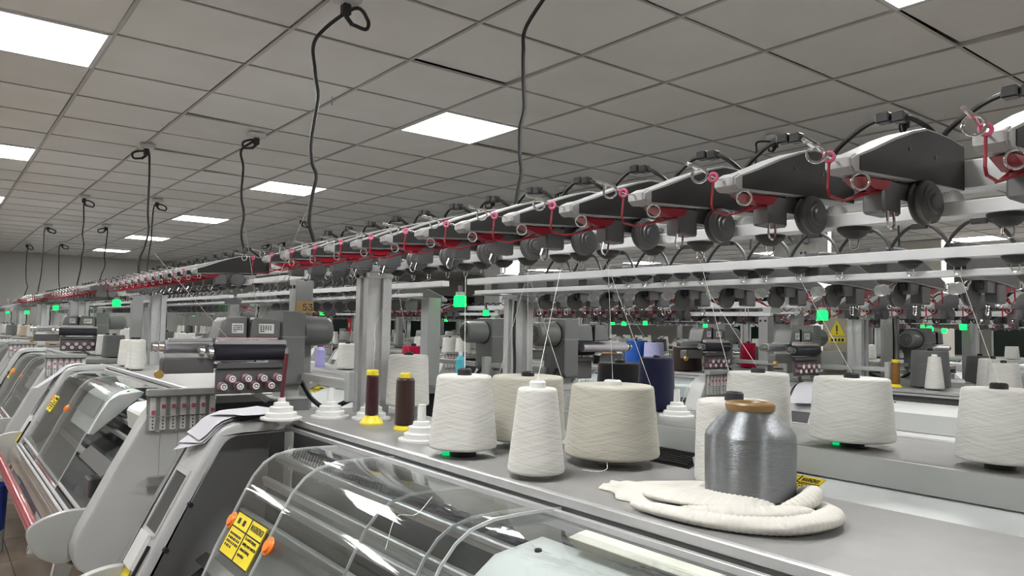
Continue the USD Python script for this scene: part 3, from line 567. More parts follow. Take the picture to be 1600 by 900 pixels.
# ------------------------------------------------------------------ yarn tensioners on the rails
# local frame: nose towards -x, tail against the upper rail at x = +.093, z = 0 at the underside of the nose
def add_cable(t):
    P(t, 'cable', tube(spline([(.06, .0, .088), (.03, .008, .108), (.015, .028, .124), (.012, .055, .130), (.015, .095, .124), (.03, .145, .102), (.05, .170, .090)], 5), .0042, 6), 'black')
    P(t, 'connector', join(box(.003, .021, .030, .050, .118, .134, .002), box(.002, .022, .053, .074, .121, .137, .002)), 'black')
def tensioner(label, loc, rotz, group, full=True):
    t = thing('yarn_tensioner', label, 'yarn tensioner', loc, rotz, group)
    hp = [(-.243, .004), (-.236, -.002), (-.18, -.001), (-.06, .008), (.091, .014), (.092, .085), (.045, .0895), (.0, .0905), (-.035, .0895), (-.075, .079), (-.13, .060), (-.19, .036), (-.232, .020), (-.243, .014)]
    P(t, 'housing', prism(hp, -.019, .019, .003), 'arm_light', label='light grey casing')
    sp_ = [(-.226, .001), (-.06, .010), (.0905, .0155), (.0905, .081), (.045, .0855), (.0, .0865), (-.034, .0855), (-.073, .0752), (-.128, .0565), (-.188, .0325), (-.226, .019)]
    for y in (-1, 1): P(t, 'side_panel', prism(sp_, *sorted((y*.0191, y*.0203))), 'arm_grey' if full else 'arm_mid', label='dark grey side panel')
    P(t, 'tail_cap', box(.0921, .0928, -.0185, .0185, .015, .084), 'arm_grey' if full else 'arm_mid', False)
    P(t, 'panel_screw', join(*[cyl((x, -.0204, .05), (x, -.0212, .05), .003, 8) for x in (-.09, -.01)]), 'black')
    P(t, 'nose_cap', prism([(-.246, .003), (-.236, -.004), (-.227, -.003), (-.227, .0245), (-.232, .0225), (-.246, .0155)], -.0165, .0165, .004), 'arm_light')
    P(t, 'red_plate', prism([(-.212, -.0045), (-.125, .001), (-.14, -.013), (-.175, -.016), (-.195, -.010)], -.013, .013), 'red')
    P(t, 'motor_box', join(box(-.148, -.098, -.012, .018, -.044, .003, .003), box(-.098, -.05, -.008, .012, -.02, .008)), 'dark_steel')
    d = P(t, 'tension_disc', place(lathe([(0, 0), (.0305, 0), (.031, .003), (.026, .006), (.026, .009), (.031, .012), (.0305, .016), (.024, .019), (.024, .021), (.018, .021), (.017, .0235), (.011, .0235), (.010, .027), (0, .027)], 32), (-.052, -.016, -.022), (-.1, -1, .05)), 'dark_steel', label='dark round tension disc')
    P(d, 'bracket', box(-.066, -.042, -.026, .004, -.012, .0085, .002), 'black')
    P(t, 'release_knob', place(lathe([(0, 0), (.013, 0), (.0145, .003), (.0145, .022), (.011, .025), (0, .025)], 16), (.018, -.020, -.012), (-.5, -1, -.05)), 'frosted', label='frosted round knob')
    sp = [(-.012+.020*s, -.022+.004*math.cos(s*30), -.014+.008*math.sin(s*30)) for s in np.linspace(0, 1, 40)]
    P(t, 'spring', tube(sp, .0011, 4), 'chrome')
    lever = [(-.130, -.006, -.010), (-.20, -.006, -.028), (-.247, -.008, -.040), (-.282, -.010, -.038), (-.286, -.010, -.030), (-.283, -.010, .004)]
    lv = P(t, 'lever', join(tube(lever, .0019, 6), tube([(-.150, .006, -.009), (-.205, .003, -.030), (-.245, -.006, -.040)], .0019, 6), tube([(-.18, -.006, -.022), (-.18, .005, -.020)], .002, 5), tube([(-.21, -.006, -.031), (-.21, .003, -.031)], .002, 5)), 'red', label='red bent wire lever')
    P(lv, 'eyelet', ring((-.283, -.010, .010), .0055, .0024, (.85, .5, 0), 16), 'pink')
    wr = [(-.240, 0, .011), (-.275, -.003, .013), (-.312, -.010, .018)]
    P(t, 'front_wire', join(tube(spline(wr, 4), .0016, 5), ring((-.313, -.010, .009), .0105, .0019, (.85, .5, 0), 18), tube([(-.318, -.010, .018), (-.345, -.012, .021)], .0030, 5)), 'chrome')
    a = np.linspace(0, np.pi, 9)
    if full: add_cable(t)
    P(t, 'wire_hook', join(tube([(-.175, -.03, -.048)]+[(-.175-.0085*math.cos(q), -.034, -.062-.009*math.sin(q)) for q in a]+[(-.160, -.03, -.048)], .0017, 5)), 'chrome')
    P(t, 'thread_ring', ring((-.218, -.016, -.012), .0105, .0017, (.85, .5, .2), 16), 'chrome')
    return t
def tensioner_small(label, loc, rotz, group):
    t = thing('small_yarn_tensioner', label, 'yarn tensioner', loc, rotz, group)
    P(t, 'housing', prism([(-.243, .004), (-.236, -.002), (.091, .014), (.092, .085), (.0, .0905), (-.075, .079), (-.19, .036), (-.243, .014)], -.019, .019, .003), 'arm_light', label='light grey casing')
    P(t, 'side_panel', prism([(-.205, .003), (.0905, .0155), (.0905, .081), (.0, .0865), (-.073, .0752), (-.188, .0325), (-.205, .0265)], -.0203, .0203), 'arm_mid', label='dark grey side panel')
    P(t, 'lever', join(prism([(-.215, -.0045), (-.125, .001), (-.17, -.022)], -.013, .013), tube([(-.130, -.006, -.010), (-.247, -.008, -.040), (-.282, -.010, -.038), (-.283, -.010, .010)], .003, 4)), 'red')
    P(t, 'tension_disc', join(box(-.160, -.092, -.030, .012, -.048, .001), cyl((-.052, -.016, -.022), (-.055, -.043, -.021), .031, 14)), 'dark_steel')
    P(t, 'front_wire', join(tube([(-.240, 0, .011), (-.312, -.010, .018)], .002, 4), ring((-.313, -.010, .009), .0095, .0024, (.6, .8, 0), 10, 4), ring((-.218, -.016, -.010), .0105, .002, (.6, .8, .3), 8, 4)), 'chrome')
    P(t, 'cable', tube([(.06, .0, .086), (.02, .03, .124), (.02, .08, .126), (.05, .170, .090)], .0045, 4), 'black')
    return t
def small_ceramic(label, loc): pass
tp = {}
words = 'first second third fourth fifth sixth seventh eighth ninth tenth eleventh twelfth thirteenth fourteenth fifteenth sixteenth seventeenth'.split()
def put_tensioner(row, k, y, label, group, small):
    (x, _, _), rz = where(row, k); s = -1 if rz else 1
    z = 1.820 if row == 1 else (1.745 if row % 2 == 0 else 1.790)
    loc = (x+s*.28, y, 1.826 if row == 1 else 1.740 if row % 2 == 0 else 1.750)
    key = 's' if small else 'f' if row == 1 else 'b'
    if key not in tp: tp[key] = tensioner_small(label, loc, rz, group) if small else tensioner(label, loc, rz, group, key == 'f')
    else: dup(tp[key], loc, rz, label, group)
ctA = 0
for q in range(16):                                # nearest rail
    y = .146+.1735*q
    if y > 2.6: break
    if seen((XF+.0, y, 1.83), 130) or q in (0, 1):
        put_tensioner(1, 0, y, f'{words[ctA]} grey yarn tensioner with red lever from the right on the nearest overhead rail', 'tensioners on the nearest rail', False); ctA += 1
placed = ctA; rest_t = []
numb = {(1, 1): 'the rail just beyond the nearest one', (1, 2): 'the third rail of the nearest row', (2, 0): 'the back of the second row rail', (2, 1): 'the second row rail left of the slotted post', (3, 0): 'the third row rail at the right', (3, 1): 'the third row rail behind the lavender cone'}; cnt = {k_: 0 for k_ in numb}
for row, k in sorted(machines, key=lambda m: np.linalg.norm(np.array(to_world(m[0], m[1], (.3, LM/2, 1.8)))-EYE)):
    if (row, k) == (1, 0): continue
    (lx, ly, _), rz = where(row, k)
    ys = [ly+.50+.1725*q for q in range(12)] if not rz else [ly-LM+.34+.1725*q for q in range(13)]
    for y in ys:
        p = (lx+(.28 if not rz else -.28), y, 1.82)
        if not seen(p, 30): continue
        if np.linalg.norm(np.array(p)-EYE) < 12.5 and placed < 290:
            small = not ((row == 1 and k == 1) or (row == 2 and k == 0))
            wh = {1: 'nearest row, beyond the first rail', 2: 'second row, seen from behind', 3: 'third row, across the aisle'}.get(row, names[row][0]+', far back')
            mk = ordin[k]
            if (row, k) in numb: lb, g = f'{words[cnt[row, k]]} yarn tensioner from the right on {numb[row, k]}', f'tensioners of the {mk} machine in the {names[row][0]}'; cnt[row, k] += 1
            else: lb, g = f'grey yarn tensioner on the {mk} rail of the {names[row][0]}', f'tensioners of the {mk} machine in the {names[row][0]}'
            put_tensioner(row, k, y, lb, g, small); placed += 1
        else: rest_t.append((p, rz))
def far_tensioner(p, rz):
    m = join(prism([(-.243, .0), (.091, .014), (.092, .085), (.0, .0905), (-.19, .036)], -.019, .019), box(-.16, -.03, -.03, .012, -.05, .001))
    if rz: m.apply_transform(trimesh.transformations.rotation_matrix(math.pi, [0, 0, 1]))
    m.apply_translation((p[0], p[1], 1.750 if not rz else 1.740)); return m
if rest_t: one('distant_tensioners', join([far_tensioner(*q) for q in rest_t]), 'arm_light', 'countless tiny grey yarn tensioners on the farthest rails', 'yarn tensioner', kind='stuff')

# ------------------------------------------------------------------ motorised yarn feed units
# local frame: rollers run along -x from the gearbox, wheels face -y, x = 0 at the motor end, z = 0 table height
def feed_unit(label, loc, rotz, group=None):
    t = thing('yarn_feed_unit', label, 'yarn feed unit', loc, rotz, group)
    mo = P(t, 'motor', place(lathe([(0, 0), (.040, 0), (.051, .008), (.056, .024), (.057, .125), (0, .125)], 32), (.0, .02, .255), (-1, 0, 0)), 'motor_grey')
    P(mo, 'fan_grille', join(*[ring((.0005, .02, .255), r, .0022, (1, 0, 0), 24, 4) for r in (.012, .023, .034)]), 'black')
    P(mo, 'motor_seam', ring((-.121, .02, .255), .0575, .003, (1, 0, 0), 32, 5), 'black')
    P(t, 'gearbox', join(prism([(-.125, .075), (-.125, .325), (-.15, .330), (-.215, .330), (-.215, .062), (-.20, .055), (-.14, .055)], -.055, .095, .010)), 'motor_grey')
    P(t, 'gearbox_band', box(-.2165, -.1235, -.0565, .0965, .232, .2345), 'arm_light', False)
    P(t, 'housing', prism([(-.218, .225), (-.218, .290), (-.235, .300), (-.315, .303), (-.325, .295), (-.335, .225)], -.045, .07, .010), 'motor_grey')
    P(t, 'housing', prism([(-.338, .225), (-.338, .300), (-.35, .306), (-.415, .300), (-.430, .285), (-.445, .225)], -.045, .07, .012), 'motor_grey')
    P(t, 'seam_band', box(-.3385, -.3345, -.05, .075, .222, .304, .001), 'black')
    for x0, x1, sd in ((-.395, -.355, 3), (-.30, -.245, 4)):
        lb = P(t, 'rating_label', box(x0, x1, -.0465, -.0452, .245, .280), 'plastic_white', False)
        s_ = strokes((x1-x0)*.8, .026, 4, sd, 5); s_.apply_transform(trimesh.transformations.rotation_matrix(math.pi/2, [1, 0, 0])); s_.apply_translation((x0+.004, -.0466, .249)); P(lb, 'small_print', s_, 'ink', False)
    P(t, 'roller_tray', join(box(-.455, -.21, -.085, -.055, .205, .222, .003), box(-.60, -.46, -.05, -.02, .215, .226, .002)), 'shell_grey')
    P(t, 'roller', cyl((-.217, -.075, .180), (-.462, -.075, .180), .0295, 24), 'roller_black', label='dark rubber roller')
    P(t, 'roller', cyl((-.30, .02, .195), (-.60, .02, .195), .024, 20), 'roller_silver', label='silver roller')
    for x, y, z in ((-.475, -.075, .180), (-.505, -.075, .184), (-.612, .02, .195), (-.632, .02, .195)):
        P(t, 'roller_knob', cyl((x+.008, y, z), (x-.006, y, z), .020, 14, .017), 'chrome')
    P(t, 'pink_scale', box(-.45, -.235, -.060, -.056, .2235, .230), 'pale_pink', False)
    P(t, 'lower_tray', prism([(-.455, .108), (-.455, .150), (-.47, .160), (-.615, .160), (-.62, .150), (-.62, .108)], -.06, -.01, .004), 'dark_steel')
    P(t, 'drain_plug', cyl((-.632, -.06, .108), (-.632, -.075, .108), .014, 14), 'gold')
    P(t, 'wheel_panel', join(box(-.452, -.21, -.072, -.062, .035, .122, .003), box(-.452, -.22, -.085, -.04, .122, .142, .003)), 'dark_steel')
    for k in range(8):
        x = -.432+.0275*k; z = .088 if k % 2 else .062
        w = P(t, 'feed_wheel', place(lathe([(0, 0), (.016, 0), (.016, .004), (.010, .007), (.010, .022), (.0135, .026), (.0135, .030), (0, .030)], 16), (x, -.0725, z), (0, -1, 0)), 'purple', label='purple feed wheel with white face')
        P(w, 'wheel_face', join(ring((x, -.104, z), .0095, .0025, (0, 1, 0), 14, 4), cyl((x, -.102, z), (x, -.106, z), .004, 8)), 'white_gloss')
    P(t, 'stand', join(box(-.205, -.135, -.03, .06, .0, .06, .004), box(-.23, -.11, -.05, .08, .0, .012, .004), cyl((-.30, -.01, .035), (-.24, .02, .0), .012, 10)), 'shell_grey')
    P(t, 'power_cable', tube(spline([(-.12, .05, .10), (-.10, .02, .05), (-.09, -.05, -.0), (-.05, -.10, -.03), (.0, -.16, .0), (.03, -.22, .03)], 6), .009, 8), 'black')
    return t
fu = feed_unit('dark grey motorised yarn feed unit with black roller beside the numbered white post', (1.237, 2.73, D1), 0)
P(fu, 'bracket', join(prism([(-.14, .075), (-.14, .098), (-.10, .098), (-.10, .075)], -.44, -.02), box(-.15, -.06, -.47, -.44, .03, .13, .004)), 'shell_grey')
for row, k, dy, lb in ((1, 2, .72, 'yarn feed unit with a green lit motor beyond the machine with the red bar'), (2, 1, -.35, 'round grey motor unit with vents beside the near aluminium post of the second row'), (2, 1, .20, 'round grey motor unit left of the aluminium post, under the big green lamp'),
                       (3, 1, .14, 'grey feed unit in front of the far white post, third row'), (3, 0, 2.46, 'green-lit grey feed unit beside the green lamp in the third row'), (3, 0, 1.66, 'grey feed unit behind the slotted post at the right')):
    (x, y, z), rz = where(row, k)
    if row == 1: loc = (1.237, 6.60, D1)
    elif row == 2: loc = ((2.19, 2.67, D1) if dy < 0 else (2.165, 3.20, D1))
    elif dy == 1.66: loc = (4.97, 2.27, D1)
    else: loc = (XF+D+.37, y+dy, D1)
    dup(fu, loc, 180 if row == 2 or dy == 1.66 else 0, lb)

# ------------------------------------------------------------------ details of single machines
mB = made[1, 1]
tg_ = P(mB, 'number_tag', box(.246, .314, -.1815, -.1805, 1.655, 1.70), 'orange_tape', False, label='orange tape with the handwritten number 53')
n53 = text('53', .026, False); n53.apply_transform(trimesh.transformations.rotation_matrix(math.pi/2, [1, 0, 0])); n53.apply_translation((.268, -.1816, 1.664)); P(tg_, 'number', n53, 'ink', False)
mR2 = made[2, 0]
def back_plane(y0, y1, s0, s1, t0, t1): a = np.array([.398, 1.255]); b = np.array([.590, 1.185]); p0, p1 = a+(b-a)*s0, a+(b-a)*s1; return ribbon([p1, (p0+p1)/2, p0], t0, t1, y0, y1)
yl = 2.37-1.115
wl = P(mR2, 'warning_label', back_plane(yl, yl+.12, .02, .36, .001, .002), 'yellow', False, label='yellow warning label on the pale back panel')
P(wl, 'border', join(back_plane(yl, yl+.12, .17, .185, .002, .0026), back_plane(yl, yl+.12, .35, .36, .002, .0026), back_plane(yl+.058, yl+.061, .02, .36, .002, .0026)), 'ink', False)
def on_back(mesh, s0, y_left, t):
    a = np.array([.398, 1.255]); b = np.array([.590, 1.185]); d = (b-a)/np.linalg.norm(b-a); n = np.array([-d[1], d[0]]); p = a+(b-a)*s0
    m = mesh.copy(); v = m.vertices.copy(); q = np.zeros_like(v); q[:, 0] = p[0]-d[0]*v[:, 1]+n[0]*(t+v[:, 2]); q[:, 2] = p[1]-d[1]*v[:, 1]+n[1]*(t+v[:, 2]); q[:, 1] = y_left+v[:, 0]; m.vertices = q; return m
tw = text('WARNING!', .016); tw.apply_scale([.046/tw.extents[0], 1, 1]); P(wl, 'heading', on_back(tw, .14, yl+.066, .002), 'ink', False)
P(wl, 'small_print', join(on_back(strokes(.048, .03, 3, 2, 7), .33, yl+.066, .002), on_back(strokes(.048, .03, 3, 9, 7), .33, yl+.006, .002)), 'ink', False)
vy = 2.37-1.52
vt = P(mR2, 'back_vent', join(back_plane(vy-.01, vy+.16, .0, .42, .002, .006)), 'black', False, label='black slatted vent in the pale back panel')
for q in range(7): P(vt, 'slat', back_plane(vy, vy+.15, .04+.05*q, .06+.05*q, .006, .012), 'rubber', False)
P(mR2, 'back_box', join(back_plane(vy+.165, vy+.40, -.02, .30, .004, .03)), 'shell', False, label='white box on the pale back panel')
one('paper_sheet', sheet((XF+D-.20, 2.24), .22, .16, .1, .006, .01, 7, XF=XF+D), 'paper', 'printed sheet on a hood across the second aisle beside the large white cone', 'paper sheet', smooth=True)

# ------------------------------------------------------------------ green signal lamps
def px(x, y, X=None, Y=None, Z=None):             # point of a real plane that a line of sight meets
    d = CF+CR*(x-800)/FPX-CU*(y-450)/FPX
    return EYE+d*((X-EYE[0])/d[0] if X is not None else (Y-EYE[1])/d[1] if Y is not None else (Z-EYE[2])/d[2])
lampp = None
LAMPS = [((1.985, 2.955, 1.732), 'big green signal lamp left of the slotted post of the second row'), ((2.0, 6.40, 1.709), 'green signal lamp above the feed unit housing of the nearest row'), ((1.13, 6.40, 1.735), 'green signal lamp over the green-lit motor'),
         ((1.13, 9.9, 1.724), 'green signal lamp third from the left edge'), ((4.16, 5.75, 1.736), 'green signal lamp right of the big one, above the vented motor'), (tuple(px(1285, 493, X=3.92)), 'big green signal lamp on the third row, beside the beige box'),
         ((4.16, 9.5, 1.739), 'green signal lamp between the numbered post and the aluminium post'), ((5.0, 6.01, 1.74), 'green signal lamp right of the slotted post, above the right vented motor')]
for x, y, X in ((12, 487, 1.13), (42, 488, 1.13), (303, 492, 4.3), (155, 487, 2.0), (957, 505, 7.6), (975, 506, 7.3), (1008, 505, 7.3), (1102, 510, 7.4), (1453, 514, 8.0), (1505, 511, 7.3), (697, 500, 7.3), (1442, 511, 10.3), (1475, 517, 10.3)):
    LAMPS.append((tuple(px(x, y, X=X)), None))
for p, lb in LAMPS:
    g = None if lb else 'small distant green signal lamps'; lb = lb or 'small distant green signal lamp over the machine rows'
    if lampp is None:
        lampp = thing('signal_lamp', lb, 'signal lamp', p, group=g)
        P(lampp, 'lens', lathe([(0, -.026), (.028, -.026), (.030, -.022), (.030, .020), (.027, .026), (0, .027)], 20), 'green_lamp')
        P(lampp, 'socket', lathe([(0, .027), (.022, .027), (.022, .045), (0, .045)], 16), 'shell_grey'); P(lampp, 'bracket', box(-.008, .008, -.008, .008, .045, .075), 'dark_steel', False)
    else: dup(lampp, p, 0, lb, g)

# ------------------------------------------------------------------ sockets and hanging cables
skp = None
def hang(label, sock, path, Yp, r=.006, loop=1, plug=(.05, 0)):
    global skp
    sx, sy = sock
    slabel = 'white socket of the '+label.replace('black ', '').replace(' hanging', '')
    if skp is None:
        skp = thing('ceiling_socket', slabel, 'socket', (sx, sy, H-.002)); P(skp, 'body', box(-.055, .055, -.04, .04, -.032, 0, .006), 'plastic_white'); P(skp, 'face', box(-.045, .045, -.03, .03, -.035, -.0325, .002), 'shell_white')
    else: dup(skp, (sx, sy, H-.002), 0, slabel)
    t = thing('hanging_cable', label, 'cable', (0, 0, 0))
    P(t, 'plug', join(box(sx-.018, sx+.018, sy-.018, sy+.018, H-.085, H-.0375, .006), cyl((sx, sy, H-.085), (sx+.03*loop, sy, H-.115), .009, 8)), 'black')
    pts = [px(x, y, Y=Yp) for x, y in path]
    if r > .0045:
        lp_ = [np.array([sx+.03*loop, sy, H-.112]), np.array([sx+.085*loop, sy-.01, H-.12]), np.array([sx+.09*loop, sy-.01, H-.08]), np.array([sx+.02*loop, sy-.03, H-.06]), np.array([pts[0][0], pts[0][1], min(pts[0][2], H-.09)])]
    else: lp_ = [np.array([sx+.03*loop, sy, H-.112]), np.array([sx+.075*loop, sy, H-.10]), np.array([pts[0][0], pts[0][1], H-.075])]
    allp = lp_[:-1]+[p for p in pts if p[2] < H-.06] if len(pts) else lp_
    P(t, 'cord', tube(spline(allp, 7), r, 7), 'black')
hang('long black cable hanging left of centre, with plug at the top edge', (1.245, 2.71), [(497, 4), (494, 60), (492, 110), (497, 150), (491, 190), (486, 225), (488, 255), (494, 275), (487, 310), (483, 345), (488, 368), (494, 384)], 2.82, .0075, 1)
hang('long black cable hanging at the middle, passing the bright light', (1.70, 1.95), [(828, -40), (826, -10), (823, 40), (818, 80), (818, 130), (819, 170), (813, 200), (812, 240), (814, 270), (809, 300), (804, 328)], 2.2, .0075, -1)
hang('black cable hanging second along the nearest row', (1.216, 6.03), [(233, 240), (233, 285), (231, 330), (232, 360), (226, 385), (218, 405), (216, 430)], 6.03, .0075, -1)
hang('thin wavy black cable hanging beside the long one', (1.725, 5.13), [(377, 235), (380, 262), (377, 305), (381, 335), (377, 365), (381, 390), (384, 408)], 5.13, .0075, -1)
hang('black cable hanging third along the nearest row', (1.236, 9.02), [(131, 320), (131, 345), (129, 365), (131, 383), (128, 400), (126, 420), (120, 446)], 9.02, .007, 1)
hang('black cable hanging with a large loop right of the second', (1.886, 8.72), [(241, 322), (238, 345), (236, 375), (233, 395), (229, 428)], 8.72, .007, 1)
hang('far black cable hanging fourth along the nearest row', (1.26, 12.3), [(70, 358), (68, 385), (66, 410), (64, 430), (59, 456)], 12.3, .007, 1)
hang('far black cable hanging fourth along the second row', (1.879, 11.66), [(168, 358), (166, 380), (163, 400), (164, 415), (158, 430), (155, 442)], 11.66, .007, -1)
hang('farthest black cable hanging at the left edge', (1.295, 15.6), [(42, 384), (41, 410), (41, 440), (43, 448), (37, 464)], 15.6, .007, 1)
hang('farthest black cable hanging along the second row', (1.752, 14.95), [(93, 384), (92, 410), (92, 440), (94, 454)], 14.95, .007, 1)
hang('short black cable hanging above the middle tensioners', (4.455, 6.08), [(757, 318), (753, 328), (748, 342), (744, 372)], 6.08, .006, -1)
hang('black cable hanging in a round hook shape behind the rail', (4.58, 5.12), [(869, 305), (869, 318), (868, 350), (868, 400)], 5.12, .006, -1)
hang('short black cable left of the upper right corner', (4.367, 2.81), [(1184, 222), (1182, 240), (1178, 300), (1172, 390)], 2.81, .006, -1)
hang('short black cable hanging above the right tensioners', (4.50, 2.03), [(1413, 195), (1411, 215), (1404, 330), (1405, 385)], 2.03, .006, -1)
hang('tiny black cable hanging over the far third row', (4.323, 12.1), [(424, 384), (420, 400)], 12.1, .006, -1)
hang('tiny black cable hanging beside the other tiny one', (4.404, 11.61), [(446, 380), (447, 396)], 11.61, .006, -1)
hang('black cable hanging behind the long left one in a wide loop', (3.599, 8.93), [(489, 345), (490, 370), (488, 395)], 8.93, .006, 1)

# ------------------------------------------------------------------ loose yarns
def strand(label, pts, r=.0007, sag=0):
    pts = spline(pts, 8) if len(pts) > 2 else np.array(pts, float)
    one('yarn_strand', tube(pts, r, 4), 'strand', label, 'yarn')
dy = [round(y+.02, 3) for y in gA]; dp = lambda i: (1.1515, dy[i], 1.752)
strand('thin white yarn rising straight from the tip of the widest cone', [(1.172, 1.147, D1+.178), dp(5)])
strand('thin white yarn rising from the right rim of the widest cone', [(1.225, 1.085, D1+.167), dp(5)])
strand('thin white yarn rising from the wide half hidden cone', [(1.157, 1.419, D1+.181), dp(8)])
strand('thin white yarn rising from the left rim of the wide half hidden cone', [(1.10, 1.46, D1+.171), dp(8)])
strand('thin white yarn rising from the right rim of the wide half hidden cone', [(1.205, 1.35, D1+.171), dp(8)])
strand('thin white yarn rising from the slim cone', [(.938, 1.12, D1+.186), dp(7)])
strand('thin white yarn rising from the front white cone', [(.952, 1.392, D1+.195), dp(11)])
strand('thin white yarn rising from the tall cone behind the silver thread', [(1.178, .842, D1+.178), dp(3)])
strand('wavy white yarn rising from the maroon spool along the aluminium post', [(1.022, 1.965, D1+.156), (1.03, 1.97, 1.56), (1.035, 1.985, 1.60), (1.06, 1.985, 1.66), (1.12, 2.0, 1.72), dp(13)])
strand('thin white yarn rising from the cone beside the aluminium post', [(1.215, 2.095, D1+.202), dp(15)])
strand('long white yarn slanting down from the tensioners to the feed unit, upper one', [(.558, 1.71, 1.828), (.93, 2.672, 1.632)])
strand('long white yarn slanting down from the tensioners to the feed unit, lower one', [(.557, 1.363, 1.828), (.94, 2.672, 1.628)])
strand('white yarn dropping from the last tensioner to the feed unit', [(.557, 2.577, 1.828), (.82, 2.66, 1.56)])
strand('thin white yarn rising from the large cone of the second row', [(1.885, .99, D1+.187), (1.777, 1.07, 1.756)])
strand('thin white yarn rising from the cone cut by the right edge', [(1.865, .646, D1+.186), (1.777, .69, 1.756)])
strand('thin white yarn rising from the second row cone behind the silver thread', [(1.905, 1.28, D1+.183), (1.777, 1.38, 1.756)])
strand('thin white yarn rising from the navy cone', [(2.06, 1.80, D1+.196), (1.777, 1.75, 1.756)])
strand('short white yarn end hanging from the widest cone to the table', [(1.09, 1.08, D1+.019), (1.085, 1.075, D1+.008), (1.075, 1.09, D1+.0012), (1.06, 1.12, D1+.0012)])
strand('curly white yarn end lying on the clear cover', [(XF-.16, 1.13, 1.318), (XF-.21, 1.10, 1.301), (XF-.225, 1.14, 1.29), (XF-.255, 1.12, 1.245)], .0007)

# ------------------------------------------------------------------ cones on the farther tables
def cone_at(label, x, y, rb, rt_, h, mat, tip='black', group=None, z=D1+.006): return yarn_cone('yarn_cone', label, 'yarn cone', (x, y, z), rb, rt_, h, mat, tip, .012, .014, group=group, baseh=.006, n=24)
cone_at('stubby white cone on the second row table left of the aluminium post', 2.06, 4.30, .066, .058, .155, 'yarn_white')
cone_at('crimson yarn cone behind the flat white post', 2.0, 3.40, .066, .058, .170, 'yarn_crimson')
cone_at('left slim white cone of the pair on the table of the second machine', .925, 4.70, .040, .029, .165, 'yarn_white')
cone_at('right slim white cone of the pair on the table of the second machine', .927, 4.60, .040, .030, .167, 'yarn_white')
cone_at('slim white cone left of the blue cone', 4.17, 4.00, .034, .028, .165, 'yarn_white')
cone_at('tan yarn cone behind the slim white cone', 4.28, 4.22, .060, .052, .19, 'yarn_tan')
cone_at('blue yarn cone left of the lavender cone', 4.18, 3.86, .080, .072, .195, 'yarn_blue')
cone_at('second blue yarn cone hidden behind the first', 4.32, 3.88, .070, .062, .180, 'yarn_blue')
cone_at('lavender yarn cone right of the blue cone', 4.16, 3.66, .076, .070, .185, 'yarn_lavender')
cone_at('dark brown yarn cone right of the lavender cone', 4.21, 3.40, .105, .093, .165, 'yarn_brown')
cone_at('crimson yarn cone behind the far white post', 5.02, 3.46, .060, .055, .190, 'yarn_crimson')
cone_at('slim white cone in front of the dark grey cone on the third row', 4.15, 1.735, .047, .030, .168, 'yarn_white', 'plastic_white')
cone_at('wide dark grey cone on the third row', 4.30, 1.82, .098, .090, .195, 'yarn_grey')
cone_at('pale cone with black tip near the right edge, third row', 4.22, 1.44, .080, .066, .150, 'yarn_cool')
cone_at('pale cone with black tip behind its twin near the right edge', 4.34, 1.53, .076, .064, .165, 'yarn_cool')
cp = {}
rc = random.Random(11); n_far = 0
for row, k in machines:
    if (row, k) in ((1, 0), (2, 0), (3, 0)) or row > 8: continue
    (lx, ly, _), rz = where(row, k); s = -1 if rz else 1
    for q in range(7 if row < 5 else 5):
        x, y = lx+s*rc.uniform(.10, .28), ly+s*(.22+.30*q+rc.uniform(-.05, .05))
        if (row, k) in ((1, 1), (2, 1), (3, 1)) and (row == 1 and y < 4.9 or row == 2 and 3.2 < y < 4.55 or row == 3 and y < 4.5): continue
        if rc.random() < .28: continue
        kind = rc.choice(['white'] * 5+['cool', 'beige', 'slim', 'slim', 'grey'])
        if not seen((x, y, 1.4), 0) or n_far > 150: continue
        rb, rt_, h, mat = {'white': (.082, .07, .155, 'yarn_white'), 'cool': (.088, .074, .15, 'yarn_cool'), 'beige': (.07, .056, .155, 'yarn_beige'), 'slim': (.042, .030, .165, 'yarn_white'), 'grey': (.08, .07, .16, 'yarn_grey')}[kind]
        col = {'white': 'white', 'cool': 'pale grey', 'beige': 'beige', 'slim': 'slim white', 'grey': 'dark grey'}[kind]
        lb = f'distant {col} yarn cone on the tables of the {names[row][0]}'; g = f'distant {col} yarn cones in the {names[row][0]}'
        if kind in cp: dup(cp[kind], (x, y, D1+.006), 0, lb, g)
        else: cp[kind] = cone_at(lb, x, y, rb, rt_, h, mat, group=g)
        n_far += 1

# ------------------------------------------------------------------ columns, emergency light, boxes, signs
one('column', box(7.62, 8.04, 4.45, 4.93, 0, H-.003, .01), 'column_paint', 'white square column behind the rails, carrying the emergency light', None, kind='structure')
one('column', box(7.62, 8.04, 10.14, 10.6, 0, H-.003, .01), 'column_paint', 'white square column left of the slotted post', None, kind='structure')
one('column', box(10.77, 11.17, 4.4, 4.87, 0, H-.003, .01), 'column_beige', 'beige column far behind the rails', None, kind='structure')
ec = px(1252, 389, X=7.59)
el = thing('emergency_light', 'white twin-head emergency light on the square column', 'emergency light', ec)
P(el, 'housing', box(-.035, .028, -.20, .20, -.11, .06, .008), 'white_gloss'); P(el, 'panel', box(.012, .029, -.30, .26, -.14, .24, .003), 'white_gloss')
for y in (.10, -.10):
    hd = P(el, 'lamp_head', place(lathe([(0, -.05), (.035, -.045), (.06, -.01), (.066, .03), (.060, .035), (0, .028)], 20), (-.045, y, .105), (-1, .3, -.3)), 'chrome')
P(el, 'indicator', join(*[cyl((-.036, -.02-.05*q, -.05), (-.039, -.02-.05*q, -.05), .014, 10) for q in range(2)]), 'dark_steel'); P(el, 'test_plate', box(-.0375, -.0352, -.155, -.115, -.03, .045), 'cream', False)
eb = thing('electrical_box', 'tall beige electrical box with yellow warning triangle behind the third row', 'electrical box', (4.67, 2.50, 0))
